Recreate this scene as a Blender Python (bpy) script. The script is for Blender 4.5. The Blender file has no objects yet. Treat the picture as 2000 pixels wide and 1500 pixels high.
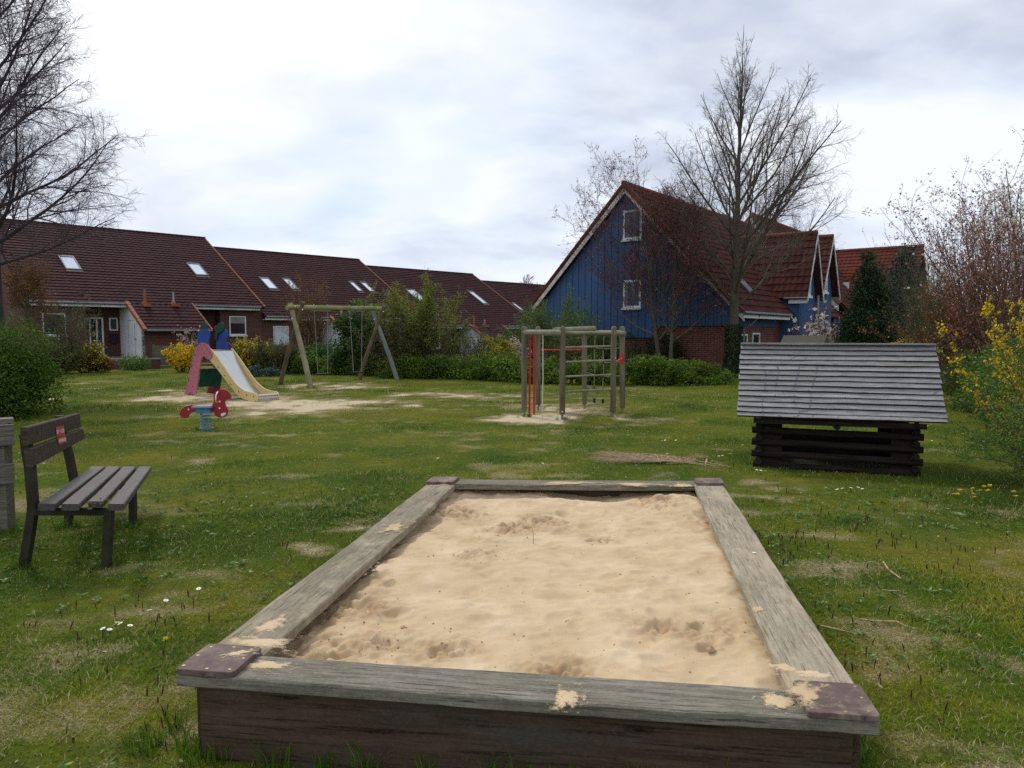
import bpy, math, random
import numpy as np
from mathutils import Vector, Matrix
R=math.radians; PI=math.pi
scene=bpy.context.scene; COL=scene.collection
rng=np.random.default_rng(7); random.seed(7)
TH=math.atan(100/1444); EYE=1.6; FL=1444.0
# ---------- where a point of the place stands (from sight lines at the eye position)
def ray(x,y):
    r=(x-1000)/FL; u=-(y-750)/FL
    return Vector((r, math.cos(TH)+u*math.sin(TH), -math.sin(TH)+u*math.cos(TH)))
def G(x,y,z=0.0):
    d=ray(x,y); t=(z-EYE)/d.z
    return Vector((d.x*t,d.y*t,z))
def D(x,y,Y):
    d=ray(x,y); t=Y/d.y
    return Vector((d.x*t,Y,EYE+d.z*t))
def plane_hit(x,y,p,n):
    d=ray(x,y); e=Vector((0,0,EYE)); t=(Vector(p)-e).dot(n)/d.dot(n)
    return e+d*t
# ---------- noise
def vn(x,y,seed=0):
    x=np.asarray(x,float); y=np.asarray(y,float)
    xi=np.floor(x).astype(np.int64); yi=np.floor(y).astype(np.int64); xf=x-xi; yf=y-yi
    def h(a,b):
        n=(a*374761393+b*668265263+seed*974711)&0x7fffffff
        n=((n^(n>>13))*1274126177)&0x7fffffff
        return ((n^(n>>16))&0xffff)/65535.0
    u=xf*xf*(3-2*xf); v=yf*yf*(3-2*yf)
    return (h(xi,yi)*(1-u)+h(xi+1,yi)*u)*(1-v)+(h(xi,yi+1)*(1-u)+h(xi+1,yi+1)*u)*v
def fbm(x,y,seed=0,o=4):
    s=0;a=.5;t=0
    for i in range(o):
        s=s+a*vn(x*2**i,y*2**i,seed+i*17); t+=a; a*=.5
    return s/t
# ---------- node materials
def newmat(name):
    m=bpy.data.materials.new(name); m.use_nodes=True; nt=m.node_tree; nt.nodes.clear()
    o=nt.nodes.new('ShaderNodeOutputMaterial'); b=nt.nodes.new('ShaderNodeBsdfPrincipled')
    nt.links.new(b.outputs[0],o.inputs[0]); return m,nt,b,o
def N(nt,t,**k):
    n=nt.nodes.new(t)
    for a,v in k.items():
        if a[0]=='_': n.inputs[a[1:].replace('_',' ')].default_value=v
        else: setattr(n,a,v)
    return n
def ramp(nt,fac,stops,interp='LINEAR'):
    r=nt.nodes.new('ShaderNodeValToRGB'); r.color_ramp.interpolation=interp
    e=r.color_ramp.elements
    while len(e)<len(stops): e.new(.5)
    for i,(p,c) in enumerate(stops):
        e[i].position=p
        if not hasattr(c,'__len__'): c=(c,c,c)
        e[i].color=tuple(c)[:3]+(1,)
    nt.links.new(fac,r.inputs[0]); return r.outputs[0]
def mixc(nt,fac,a,b,mode='MIX'):
    m=nt.nodes.new('ShaderNodeMix'); m.data_type='RGBA'; m.blend_type=mode
    for s,i in ((fac,0),(a,6),(b,7)):
        if hasattr(s,'is_linked') or isinstance(s,bpy.types.NodeSocket): nt.links.new(s,m.inputs[i])
        elif i==0: m.inputs[0].default_value=s
        else: m.inputs[i].default_value=tuple(s)[:3]+(1,)
    return m.outputs[2]
def coords(nt,scale=(1,1,1),kind='Object',rnd=True):
    tc=nt.nodes.new('ShaderNodeTexCoord'); mp=nt.nodes.new('ShaderNodeMapping')
    mp.inputs['Scale'].default_value=scale; src=tc.outputs[kind]
    if rnd:
        oi=nt.nodes.new('ShaderNodeObjectInfo'); mu=N(nt,'ShaderNodeMath',operation='MULTIPLY'); mu.inputs[1].default_value=23.7
        nt.links.new(oi.outputs['Random'],mu.inputs[0]); nt.links.new(mu.outputs[0],mp.inputs['Location'])
    nt.links.new(src,mp.inputs[0]); return mp.outputs[0]
def noise(nt,vec,scale,detail=5,rough=.55,dist=0):
    n=N(nt,'ShaderNodeTexNoise'); n.inputs['Scale'].default_value=scale; n.inputs['Detail'].default_value=detail
    n.inputs['Roughness'].default_value=rough; n.inputs['Distortion'].default_value=dist
    nt.links.new(vec,n.inputs['Vector']); return n.outputs['Fac']
def bump(nt,b,h,strength=.4,dist=.01):
    n=N(nt,'ShaderNodeBump'); n.inputs['Strength'].default_value=strength; n.inputs['Distance'].default_value=dist
    nt.links.new(h,n.inputs['Height']); nt.links.new(n.outputs[0],b.inputs['Normal'])
def pm(name,c1,c2,scale=4,stretch=(1,1,1),rough=.7,metal=0,bmp=.2,bd=.005,fine=None,spec=.12,c3=None):
    m,nt,b,o=newmat(name); v=coords(nt,stretch)
    f=noise(nt,v,scale,6)
    c=ramp(nt,f,[(.3,c1),(.7,c2)])
    if c3 is not None:
        f2=noise(nt,v,scale*.37,4,.6,.5); c=mixc(nt,ramp(nt,f2,[(.52,0),(.66,1)]),c,c3)
    nt.links.new(c,b.inputs['Base Color']); b.inputs['Roughness'].default_value=rough; b.inputs['Metallic'].default_value=metal
    b.inputs['Specular IOR Level'].default_value=spec
    if bmp: bump(nt,b,noise(nt,v,fine or scale*6,4),bmp,bd)
    return m
def woodmat(name,cd,cm,cl,rough=.8,gs=1.0,green=None,knots=True,bmp=.5,sandy=None):
    # grain runs along local X
    m,nt,b,o=newmat(name)
    v=coords(nt,(1.7*gs,22*gs,22*gs)); v2=coords(nt,(.9,2.5,2.5)); v3=coords(nt,(4*gs,120*gs,120*gs)); v6=coords(nt,(2,3.2,3.2))
    g=noise(nt,v,1.6,7,.65,.35); big=noise(nt,v2,2.2,4,.6); fine=noise(nt,v3,1.2,4,.6)
    c=ramp(nt,g,[(.28,cd),(.5,cm),(.75,cl)])
    c=mixc(nt,ramp(nt,big,[(.35,0),(.7,.55)]),c,cm)
    cr=ramp(nt,fine,[(.36,.9),(.47,0)]); c=mixc(nt,cr,c,[x*.35 for x in cd])
    if green is not None:
        v4=coords(nt,(1,3,3)); c=mixc(nt,ramp(nt,noise(nt,v4,1.7,5,.6),[(.48,0),(.72,.7)]),c,green)
    mt_=noise(nt,v6,9,7,.72,.3); c=mixc(nt,ramp(nt,mt_,[(.42,0),(.66,.55)]),c,[x*.62 for x in cm]); c=mixc(nt,ramp(nt,noise(nt,v6,31,5,.7),[(.5,0),(.72,.4)]),c,cl)
    oi=nt.nodes.new('ShaderNodeObjectInfo'); c=mixc(nt,1.0,c,ramp(nt,oi.outputs['Random'],[(0,.72),(1,1.0)]),'MULTIPLY')
    if knots:
        vo=N(nt,'ShaderNodeTexVoronoi'); vo.inputs['Scale'].default_value=2.1
        nt.links.new(coords(nt,(1,3.6,3.6)),vo.inputs['Vector'])
        k=ramp(nt,vo.outputs['Distance'],[(.03,1),(.07,.25),(.09,.6),(.12,0)]); c=mixc(nt,k,c,[x*.4 for x in cd])
    if sandy is not None:
        v5=coords(nt,(1,1.3,1.3)); c=mixc(nt,ramp(nt,noise(nt,v5,3.2,7,.68),[(.5,0),(.68,.75)]),c,sandy)
    nt.links.new(c,b.inputs['Base Color']); b.inputs['Roughness'].default_value=rough; b.inputs['Specular IOR Level'].default_value=.12
    bump(nt,b,g,bmp,.004); return m
def leafmat(name,stops,trans=.3,rough=.55):
    m,nt,b,o=newmat(name)
    at=N(nt,'ShaderNodeAttribute',attribute_name='v')
    c=ramp(nt,at.outputs['Fac'],stops)
    nt.links.new(c,b.inputs['Base Color']); b.inputs['Roughness'].default_value=rough; b.inputs['Specular IOR Level'].default_value=.25
    if trans:
        t=N(nt,'ShaderNodeBsdfTranslucent'); nt.links.new(c,t.inputs[0]); mx=N(nt,'ShaderNodeMixShader'); mx.inputs[0].default_value=trans
        nt.links.new(b.outputs[0],mx.inputs[1]); nt.links.new(t.outputs[0],mx.inputs[2]); nt.links.new(mx.outputs[0],o.inputs[0])
    return m
def flat(name,c,rough=.5,metal=0,spec=.2,var=.15):
    return pm(name,[x*(1-var) for x in c],[min(1,x*(1+var)) for x in c],3,rough=rough,metal=metal,bmp=.05,spec=spec)
# ---------- objects
def props(o,label=None,cat=None,group=None,kind=None):
    if label:o['label']=label
    if cat:o['category']=cat
    if group:o['group']=group
    if kind:o['kind']=kind
    return o
def thing(name,label,cat,loc=(0,0,0),rz=0,group=None):
    o=bpy.data.objects.new(name,None); COL.objects.link(o); o.location=loc; o.rotation_euler=(0,0,rz); o.empty_display_size=.2
    return props(o,label,cat,group)
def link(name,me,mat,parent=None,loc=(0,0,0),rot=None):
    if mat is not None: me.materials.append(mat)
    o=bpy.data.objects.new(name,me); COL.objects.link(o); o.location=loc
    if rot is not None: o.rotation_euler=rot
    if parent is not None: o.parent=parent
    return o
def npmesh(name,V,F,attr=None,smooth=False):
    # V (n,3), F list of arrays with equal face size, attr per face
    me=bpy.data.meshes.new(name); V=np.ascontiguousarray(V,dtype=np.float32)
    if not isinstance(F,list): F=[F]
    F=[np.asarray(f,dtype=np.int32) for f in F if len(f)]
    loops=np.concatenate([f.ravel() for f in F]); tot=np.concatenate([np.full(len(f),f.shape[1],np.int32) for f in F])
    st=np.concatenate([[0],np.cumsum(tot)[:-1]]).astype(np.int32)
    me.vertices.add(len(V)); me.vertices.foreach_set('co',V.ravel())
    me.loops.add(len(loops)); me.loops.foreach_set('vertex_index',loops)
    me.polygons.add(len(tot)); me.polygons.foreach_set('loop_start',st)
    if smooth: me.polygons.foreach_set('use_smooth',np.ones(len(tot),bool))
    if attr is not None:
        a=me.attributes.new('v','FLOAT','FACE'); a.data.foreach_set('value',np.asarray(attr,np.float32))
    me.update(calc_edges=True); me.validate(); return me
class MB:
    def __init__(s): s.v=[]; s.f=[]; s.n=0; s.sm=[]
    def add(s,vs,fs,smooth=False):
        k=len(s.v); s.v+= [tuple(v) for v in vs]; s.f+=[tuple(i+k for i in f) for f in fs]; s.sm+=[smooth]*len(fs); return s
    def box(s,x0,x1,y0,y1,z0,z1,M=None):
        vs=[Vector((x,y,z)) for z in (z0,z1) for y in (y0,y1) for x in (x0,x1)]
        if M is not None: vs=[M@v for v in vs]
        return s.add(vs,[(0,2,3,1),(4,5,7,6),(0,1,5,4),(2,6,7,3),(0,4,6,2),(1,3,7,5)])
    def hexa(s,p):  # 8 points: bottom 4 ccw, top 4 ccw
        return s.add(p,[(3,2,1,0),(4,5,6,7),(0,1,5,4),(1,2,6,5),(2,3,7,6),(3,0,4,7)])
    def tube(s,pts,rad,sides=8,caps=True,smooth=True):
        pts=[Vector(p) for p in pts]; n=len(pts)
        if not hasattr(rad,'__len__'): rad=[rad]*n
        ref=None; rings=[]
        for i,p in enumerate(pts):
            t=(pts[min(i+1,n-1)]-pts[max(i-1,0)]).normalized()
            if ref is None:
                a=Vector((0,0,1)) if abs(t.z)<.9 else Vector((1,0,0)); ref=t.cross(a).normalized()
            ref=(ref-t*ref.dot(t)).normalized(); q=t.cross(ref)
            rings.append([p+(ref*math.cos(2*PI*j/sides)+q*math.sin(2*PI*j/sides))*rad[i] for j in range(sides)])
        vs=[v for r in rings for v in r]; fs=[]
        for i in range(n-1):
            for j in range(sides):
                a=i*sides+j; b=i*sides+(j+1)%sides; fs.append((a,b,b+sides,a+sides))
        s.add(vs,fs,smooth)
        if caps: 
            s.add(rings[0],[tuple(range(sides))[::-1]]); s.add(rings[-1],[tuple(range(sides))])
        return s
    def prism(s,outline,axis,th):
        # outline: list of Vectors (coplanar), extruded by axis*th
        a=[Vector(p) for p in outline]; n=len(a); b=[p+axis*th for p in a]
        s.add(a+b,[tuple(range(n))[::-1],tuple(range(n,2*n))]+[(i,(i+1)%n,(i+1)%n+n,i+n) for i in range(n)]); return s
    def disc(s,c,nrm,r,th,sides=12): 
        n=Vector(nrm).normalized(); return s.tube([Vector(c),Vector(c)+n*th],r,sides)
    def mesh(s,name):
        me=bpy.data.meshes.new(name); me.from_pydata(s.v,[],s.f); me.polygons.foreach_set('use_smooth',s.sm); me.update()
        return me
    def build(s,name,mat,parent=None,loc=(0,0,0),rot=None,fix=False):
        me=s.mesh(name)
        if fix:
            import bmesh
            b=bmesh.new(); b.from_mesh(me); bmesh.ops.recalc_face_normals(b,faces=b.faces); b.to_mesh(me); b.free()
        return link(name,me,mat,parent,loc,rot)
def local(o,p):  # world point -> thing frame (things only have z rotation)
    M=Matrix.Translation(o.location)@Matrix.Rotation(o.rotation_euler.z,4,'Z'); return M.inverted()@Vector(p)
def smoothline(pts,k=3,closed=False):
    # Catmull-Rom
    P=[Vector(p) for p in pts]; n=len(P); out=[]
    for i in range(n if closed else n-1):
        g=lambda j: P[j%n] if closed else P[max(0,min(n-1,j))]
        p0,p1,p2,p3=g(i-1),g(i),g(i+1),g(i+2)
        for q in range(k):
            t=q/k; out.append(.5*((2*p1)+(p2-p0)*t+(2*p0-5*p1+4*p2-p3)*t*t+(-p0+3*p1-3*p2+p3)*t**3))
    if not closed: out.append(P[-1])
    return out
def plank(name,L,W,T,mat,parent,loc,rot,ch=.004,wob=.002,seg=16,seed=0,edge=None):
    # along local X from 0..L, y 0..W, top at z=0
    rr=random.Random(seed*31+5); V=[];F=[]
    sec=[(ch,0),(W-ch,0),(W,-ch),(W,-T+ch),(W-ch,-T),(ch,-T),(0,-T+ch),(0,-ch)]
    ph=[rr.random()*9 for _ in range(4)]
    for i in range(seg+1):
        x=L*i/seg
        for j,(y,z) in enumerate(sec):
            dy=wob*(math.sin(x*3.1+ph[0])+.5*math.sin(x*9.7+ph[1]))*(1 if y>W/2 else -1)*.6+rr.uniform(-.3,.3)*wob
            dz=wob*(math.sin(x*1.7+ph[2]))*.7+rr.uniform(-.2,.2)*wob
            V.append((x,y+dy,z+dz))
    for i in range(seg):
        for j in range(8):
            a=i*8+j;b=i*8+(j+1)%8; F.append((a,a+8,b+8,b))
    F.append(tuple(range(8))); F.append(tuple(range(seg*8,seg*8+8))[::-1])
    me=bpy.data.meshes.new(name); me.from_pydata(V,[],F); me.update()
    o=link(name,me,mat,parent,loc,rot)
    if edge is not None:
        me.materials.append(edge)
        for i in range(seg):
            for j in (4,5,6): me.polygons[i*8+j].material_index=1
    return o

# ---------- camera
cd=bpy.data.cameras.new('camera'); cam=bpy.data.objects.new('camera',cd); COL.objects.link(cam)
cd.sensor_width=36; cd.lens=36*FL/2000; cd.clip_end=3000; cd.clip_start=.05
cam.location=(0,0,EYE); cam.rotation_euler=(PI/2-TH,0,0); scene.camera=cam
# ---------- light
SUN_AZ=R(-40); SUN_EL=R(48)
sd=Vector((math.sin(SUN_AZ)*math.cos(SUN_EL),math.cos(SUN_AZ)*math.cos(SUN_EL),math.sin(SUN_EL)))
sl=bpy.data.lights.new('sun','SUN'); sl.energy=1.8; sl.angle=R(9); sl.color=(1,.95,.86)
so=bpy.data.objects.new('sun',sl); COL.objects.link(so); so.rotation_euler=sd.to_track_quat('Z','Y').to_euler(); so.location=(-20,20,40)
w=bpy.data.worlds.new('World'); scene.world=w; w.use_nodes=True; nt=w.node_tree; nt.nodes.clear()
out=N(nt,'ShaderNodeOutputWorld'); bg=N(nt,'ShaderNodeBackground'); bg.inputs['Strength'].default_value=.1
sky=N(nt,'ShaderNodeTexSky',sky_type='NISHITA'); sky.sun_disc=False; sky.sun_elevation=SUN_EL; sky.sun_rotation=SUN_AZ
tc=N(nt,'ShaderNodeTexCoord'); sx=N(nt,'ShaderNodeSeparateXYZ'); nt.links.new(tc.outputs['Generated'],sx.inputs[0])
def M2(op,a,b=None,c=None):
    m=N(nt,'ShaderNodeMath',operation=op)
    for i,s in enumerate((a,b,c)):
        if s is None: continue
        if isinstance(s,bpy.types.NodeSocket): nt.links.new(s,m.inputs[i])
        else: m.inputs[i].default_value=s
    return m.outputs[0]
zc=M2('ADD',M2('MAXIMUM',sx.outputs[2],0.0),.30)
cx=N(nt,'ShaderNodeCombineXYZ'); nt.links.new(M2('DIVIDE',sx.outputs[0],zc),cx.inputs[0]); nt.links.new(M2('DIVIDE',sx.outputs[1],zc),cx.inputs[1])
mp=N(nt,'ShaderNodeMapping'); mp.inputs['Location'].default_value=(3.1,1.7,0); mp.inputs['Scale'].default_value=(.75,1,1); nt.links.new(cx.outputs[0],mp.inputs[0])
n1=noise(nt,mp.outputs[0],1.9,7,.5,.25); n2=noise(nt,mp.outputs[0],1.2,4,.5,.2); n3=noise(nt,mp.outputs[0],6,6,.55,.3)
# cloud body: bluish grey underside to white
base=ramp(nt,n1,[(.38,(5.5,6.1,7.4)),(.47,(7.0,7.7,8.9)),(.58,(8.8,9.25,10.1))])
base=mixc(nt,ramp(nt,n3,[(.4,0),(.7,.35)]),base,(9.4,9.7,10.3))
# thin band darker towards the horizon is a real overcast gradient
hz=ramp(nt,sx.outputs[2],[(0,1),(.2,0)]); base=mixc(nt,M2('MULTIPLY',hz,.3),base,(7.4,8.2,9.4))
# bright cloud where the sun stands behind it
dv=N(nt,'ShaderNodeVectorMath',operation='DOT_PRODUCT'); nt.links.new(tc.outputs['Generated'],dv.inputs[0]); g=Vector((-.355,.86,.40)).normalized(); dv.inputs[1].default_value=g
gl=ramp(nt,dv.outputs['Value'],[(.93,0),(.99,.45),(1,1)]); base=mixc(nt,gl,base,(10.6,10.7,10.9))
gap=M2('MULTIPLY',ramp(nt,n2,[(.58,0),(.72,1)]),.35)
fin=mixc(nt,gap,base,sky.outputs[0]); 
fin=mixc(nt,M2('MULTIPLY',gap,.6),fin,(5.2,7.6,10.4))
nt.links.new(fin,bg.inputs[0]); nt.links.new(bg.outputs[0],out.inputs[0])
vs=scene.view_settings; vs.view_transform='Standard'; vs.look='None'; vs.gamma=1; vs.exposure=.12
scene.cycles.max_bounces=5; scene.cycles.diffuse_bounces=3; scene.cycles.glossy_bounces=2; scene.cycles.transmission_bounces=3
scene.cycles.use_denoising=False
# ================= GROUND
# worn / sandy patches: x,y,rx,ry,rot,strength
PATCH=[]
def patch(px,py,wpx,hpx,s=1.0,rot=0):
    c=G(px,py); a=G(px-wpx/2,py); b=G(px+wpx/2,py); f=G(px,py-hpx/2); n=G(px,py+hpx/2)
    PATCH.append((c.x,(f.y+n.y)/2,abs(b.x-a.x)/2,abs(f.y-n.y)/2,rot,s))
patch(590,796,250,36,1.1); patch(360,775,200,18,.95); patch(480,783,200,24,1.0)
patch(680,757,150,18,.9); patch(770,772,130,12,.55); patch(610,750,70,12,.7); patch(790,791,44,7,.9)
patch(1035,818,110,18,1.2); patch(1120,800,220,28,.6); patch(1230,816,120,12,.9); patch(1180,826,110,8,.8)
patch(640,1072,110,22,1.0); patch(690,1020,120,30,.55); patch(560,970,200,30,.42); patch(1500,960,160,26,.5); patch(300,985,220,40,.5)
patch(350,900,90,18,.4); patch(680,1030,80,12,.7); patch(1480,985,120,14,.6); patch(130,965,200,30,.5)
patch(1700,1200,260,40,.45); patch(1800,1380,260,90,.42); patch(1590,1100,120,60,.4); patch(450,1490,260,40,.9); patch(1850,1480,300,40,.5)
patch(1000,775,300,20,.4); patch(880,770,160,12,.5)
for (x,y,w_,h_) in ((157,748,24,3),(258,741,24,3),(130,757,20,3),(185,757,24,3),(105,776,22,3),(255,757,20,2.5),(310,762,30,4)): patch(x,y,w_,h_,.9)
for (x,y,w_,h_) in ((1380,880,120,8),(1700,930,60,5),(980,882,70,5),(900,860,120,8),(540,850,130,8)): patch(x,y,w_,h_,.35)
def worn(x,y):
    w=np.zeros_like(x)
    for cx_,cy_,rx,ry,ro,s in PATCH:
        d=((x-cx_)/rx)**2+((y-cy_)/ry)**2
        w=np.maximum(w,s*np.exp(-d*.9))
    return w
def wornf(x,y):
    w=worn(x+(fbm(x*.9,y*.9,91,3)-.5)*1.2,y+(fbm(x*.9,y*.9,93,3)-.5)*1.6); n=fbm(x*1.7,y*1.7,3,5); n2=fbm(x*.35,y*.35,11,3); n3=fbm(x*6,y*6,77,3); n4=fbm(x*.8,y*2.6,78,4)
    return np.clip(w*1.0+(n-.5)*.95+(n2-.5)*.5+(n3-.5)*.75+(n4-.5)*.75+.14+np.where(x>1.4,.14,0)*np.clip((8-y)/3,0,1),0,1.3)
def gz(x,y):
    x=np.asarray(x,float); y=np.asarray(y,float)
    return (fbm(x*.5,y*.5,21,3)-.5)*.05+(fbm(x*3,y*3,25,2)-.5)*.018
def gz1(x,y): return float(gz(np.array([x]),np.array([y]))[0])
xs=np.concatenate([[-600,-200,-80,-50],np.arange(-32,-12,.4),np.arange(-12,12,.06),np.arange(12,30,.4),[40,70,200,600]])
ys=np.concatenate([[-60,-20,-6],np.arange(0,11,.06),np.arange(11,40,.16),[42,50,70,120,300,900]])
XX,YY=np.meshgrid(xs,ys); ZZ=gz(XX,YY); ZZ[(abs(XX)>31)|(YY>41)|(YY<0)]=0
WW=wornf(XX,YY); nx=len(xs); ny=len(ys)
V=np.stack([XX,YY,ZZ],-1).reshape(-1,3); ii=(np.arange(ny-1)[:,None]*nx+np.arange(nx-1)[None]).ravel()
F=np.stack([ii,ii+1,ii+1+nx,ii+nx],1)
me=npmesh('ground',V,F,smooth=True); at=me.attributes.new('worn','FLOAT','POINT'); at.data.foreach_set('value',WW.astype(np.float32).ravel())
m,nt,b,o=newmat('lawn_soil'); v=coords(nt,rnd=False)
a=N(nt,'ShaderNodeAttribute',attribute_name='worn')
nn=noise(nt,v,9,8,.7); n2=noise(nt,v,.9,5,.6); n3=noise(nt,v,75,6,.85)
grs=ramp(nt,n2,[(.35,(.045,.085,.008)),(.5,(.085,.115,.010)),(.68,(.15,.145,.012))])
grs=mixc(nt,ramp(nt,nn,[(.4,0),(.7,.8)]),grs,(.05,.045,.02))
mm=N(nt,'ShaderNodeMath',operation='ADD'); sc_=N(nt,'ShaderNodeMath',operation='MULTIPLY_ADD'); sc_.inputs[1].default_value=1.1; sc_.inputs[2].default_value=-.55
nt.links.new(n3,sc_.inputs[0]); nt.links.new(sc_.outputs[0],mm.inputs[0]); nt.links.new(a.outputs['Fac'],mm.inputs[1])
str_=ramp(nt,n3,[(.38,(.07,.055,.025)),(.5,(.20,.16,.08)),(.62,(.42,.35,.21))]); snd=ramp(nt,nn,[(.3,(.40,.32,.20)),(.7,(.60,.50,.35))])
c=mixc(nt,ramp(nt,mm.outputs[0],[(.38,0),(.66,1)]),grs,str_)
c=mixc(nt,ramp(nt,mm.outputs[0],[(.72,0),(.95,1)]),c,snd)
nt.links.new(c,b.inputs['Base Color']); b.inputs['Roughness'].default_value=1; b.inputs['Specular IOR Level'].default_value=.05
bump(nt,b,n3,.6,.02)
props(link('ground',me,m),kind='structure')
# ================= GRASS
BOX=[Vector((-1.24,2.65)),Vector((1.19,2.31)),Vector((1.78,6.24)),Vector((-.68,6.3))]
def inbox(x,y,mg=0.0):
    r=np.ones_like(x,bool)
    for i in range(4):
        p,q=BOX[i],BOX[(i+1)%4]; e=(q-p).normalized()
        r&=((x-p.x)*(-e.y)+(y-p.y)*e.x)>-mg
    return r
def blades(n,y0,y1,h,wd,spread,seed,lean=.5,xf=.78,xo=1.2,dens=None,seg2=False):
    r=np.random.default_rng(seed)
    y=np.sqrt(r.random(n)*(y1**2-y0**2)+y0**2); x=(r.random(n)*2-1)*(xf*y+xo)
    # clump
    k=np.floor(x/spread); l=np.floor(y/spread)
    jx=vn(k*7.1,l*5.3,5); jy=vn(k*3.7,l*9.1,6)
    x=x+(k*spread+jx*spread-x)*.35*r.random(n); y=y+(l*spread+jy*spread-y)*.35*r.random(n)
    wv=wornf(x,y); lush=fbm(x*.9,y*.9,31,4); fine=fbm(x*4,y*4,41,3)
    keep=(r.random(n)>(wv-.42)*1.25)&~inbox(x,y,-.02)
    x,y,wv,lush,fine=x[keep],y[keep],wv[keep],lush[keep],fine[keep]; n=len(x)
    hh=h*(.35+1.0*np.clip((lush-.3)*2.2,0,1))*(.5+r.random(n)*.9)*(1-.45*np.clip(wv,0,1))
    an=r.random(n)*2*PI; ln=hh*lean*(.3+r.random(n)*1.3); la=an+PI/2+r.normal(0,.5,n)
    wx=np.cos(an)*wd*(.6+r.random(n)*.8)/2; wy=np.sin(an)*wd*(.6+r.random(n)*.8)/2
    z=gz(x,y)-.004
    tip=np.stack([x+np.cos(la)*ln,y+np.sin(la)*ln,z+hh],1)
    A=np.stack([x-wx,y-wy,z],1); B=np.stack([x+wx,y+wy,z],1)
    if seg2:
        mx=x+np.cos(la)*ln*.3; my=y+np.sin(la)*ln*.3; mz=z+hh*.62
        C=np.stack([mx-wx*.8,my-wy*.8,mz],1); E=np.stack([mx+wx*.8,my+wy*.8,mz],1)
        V=np.stack([A,B,E,C,tip],1).reshape(-1,3); i=np.arange(n)*5
        F=[np.stack([i,i+1,i+2,i+3],1),np.stack([i+3,i+2,i+4],1)]
    else:
        V=np.stack([A,B,tip],1).reshape(-1,3); i=np.arange(n)*3; F=[np.stack([i,i+1,i+2],1)]
    moss=fbm(x*1.3,y*1.3,61,4); big=fbm(x*.18,y*.18,63,3)
    col=.47-(lush-.5)*1.2+(moss-.5)*1.35+(big-.5)*.5+np.clip(wv-.3,0,1)*.55+r.normal(0,.11,n)
    dry=r.random(n)<.07+.55*np.clip(wv-.15,0,1); col=np.where(dry,.9+r.random(n)*.1,np.clip(col,0,.82))
    at=[col]*(2 if seg2 else 1)
    return V,F,np.concatenate(at)
parts=[blades(360000,2.2,6.5,.024,.0034,.07,1,1.15,seg2=True),blades(320000,6.5,15,.032,.006,.11,2,.9),blades(260000,15,34,.055,.013,.15,3,.5,xf=.74)]
VV=[];FF3=[];FF4=[];A3=[];A4=[];k=0
for Vp,Fp,Ap in parts:
    i=0
    for f in Fp:
        if f.shape[1]==4: FF4.append(f+k);A4.append(Ap[i:i+len(f)])
        else: FF3.append(f+k);A3.append(Ap[i:i+len(f)])
        i+=len(f)
    VV.append(Vp);k+=len(Vp)
GRASS=leafmat('grass_blades',[(0,(.035,.095,.008)),(.3,(.090,.178,.011)),(.52,(.17,.240,.014)),(.76,(.33,.29,.014)),(.87,(.36,.30,.07)),(1,(.60,.50,.29))],.35,.8)
me=npmesh('grass',np.concatenate(VV),[np.concatenate(FF4),np.concatenate(FF3)],np.concatenate(A4+A3))
props(link('grass',me,GRASS),'short mossy lawn grass covering the playground','grass',kind='stuff')
# taller tufts round the sandbox boards, posts, hut
def tufts(name,label,spots,seed,h=.13,nb=26,mat=GRASS,wd=.005,cv=.2):
    r=np.random.default_rng(seed); V=[];C=[]
    for (x,y,s) in spots:
        for _ in range(int(nb*s)):
            a=r.random()*2*PI; q=r.random()*.05*s; hx=x+math.cos(a)*q; hy=y+math.sin(a)*q; hh=h*(.4+r.random()*.8)*s
            la=a+r.normal(0,.6); ln=hh*(.15+r.random()*.5); wa=r.random()*PI; wx,wy=math.cos(wa)*wd/2,math.sin(wa)*wd/2; z=gz1(hx,hy)-.005
            mx,my=hx+math.cos(la)*ln*.3,hy+math.sin(la)*ln*.3
            V+=[(hx-wx,hy-wy,z),(hx+wx,hy+wy,z),(mx+wx*.8,my+wy*.8,z+hh*.6),(mx-wx*.8,my-wy*.8,z+hh*.6),(hx+math.cos(la)*ln,hy+math.sin(la)*ln,z+hh)]; C.append(np.clip(cv+r.normal(0,.12),0,.6))
    n=len(C); i=np.arange(n)*5
    me=npmesh(name,np.array(V),[np.stack([i,i+1,i+2,i+3],1),np.stack([i+3,i+2,i+4],1)],C+C)
    return props(link(name,me,mat),label,'grass',kind='stuff')
sp=[]
rr=random.Random(3)
def along(p,q,n,off,s0,s1):
    p=Vector(p);q=Vector(q); nn_=Vector((-(q-p).y,(q-p).x)).normalized()
    for i in range(n):
        t=rr.random(); c=p.lerp(q,t)+nn_*(off+rr.uniform(-.05,.05)); sp.append((c.x,c.y,rr.uniform(s0,s1)))
along(BOX[0],BOX[1],26,-.0,.5,1.3); along(BOX[3],BOX[0],40,-.03,.3,.85); along(BOX[1],BOX[2],40,-.03,.3,.9); along(BOX[2],BOX[3],10,-.04,.3,.6)
sp=[s for s in sp]
along((2.8,8.9),(4.8,8.42),40,.03,.4,.8)
for (px,py) in ((545,752),(608,757),(700,742),(778,743),(372,772),(410,768),(1024,815),(1097,820),(1197,815),(405,838)):
    c=G(px,py)
    for _ in range(5): sp.append((c.x+rr.uniform(-.15,.15),c.y+rr.uniform(-.1,.1),rr.uniform(.5,.9)))
for (px,py) in ((50,1105),(205,1105),(133,1028),(258,1025),(10,1035),(330,1430),(350,1480),(280,1460)):
    c=G(px,py)
    for _ in range(6): sp.append((c.x+rr.uniform(-.1,.1),c.y+rr.uniform(-.08,.08),rr.uniform(.4,.8)))
tufts('tall_grass','taller grass tufts growing along the sandbox boards and posts',sp,5)
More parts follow.
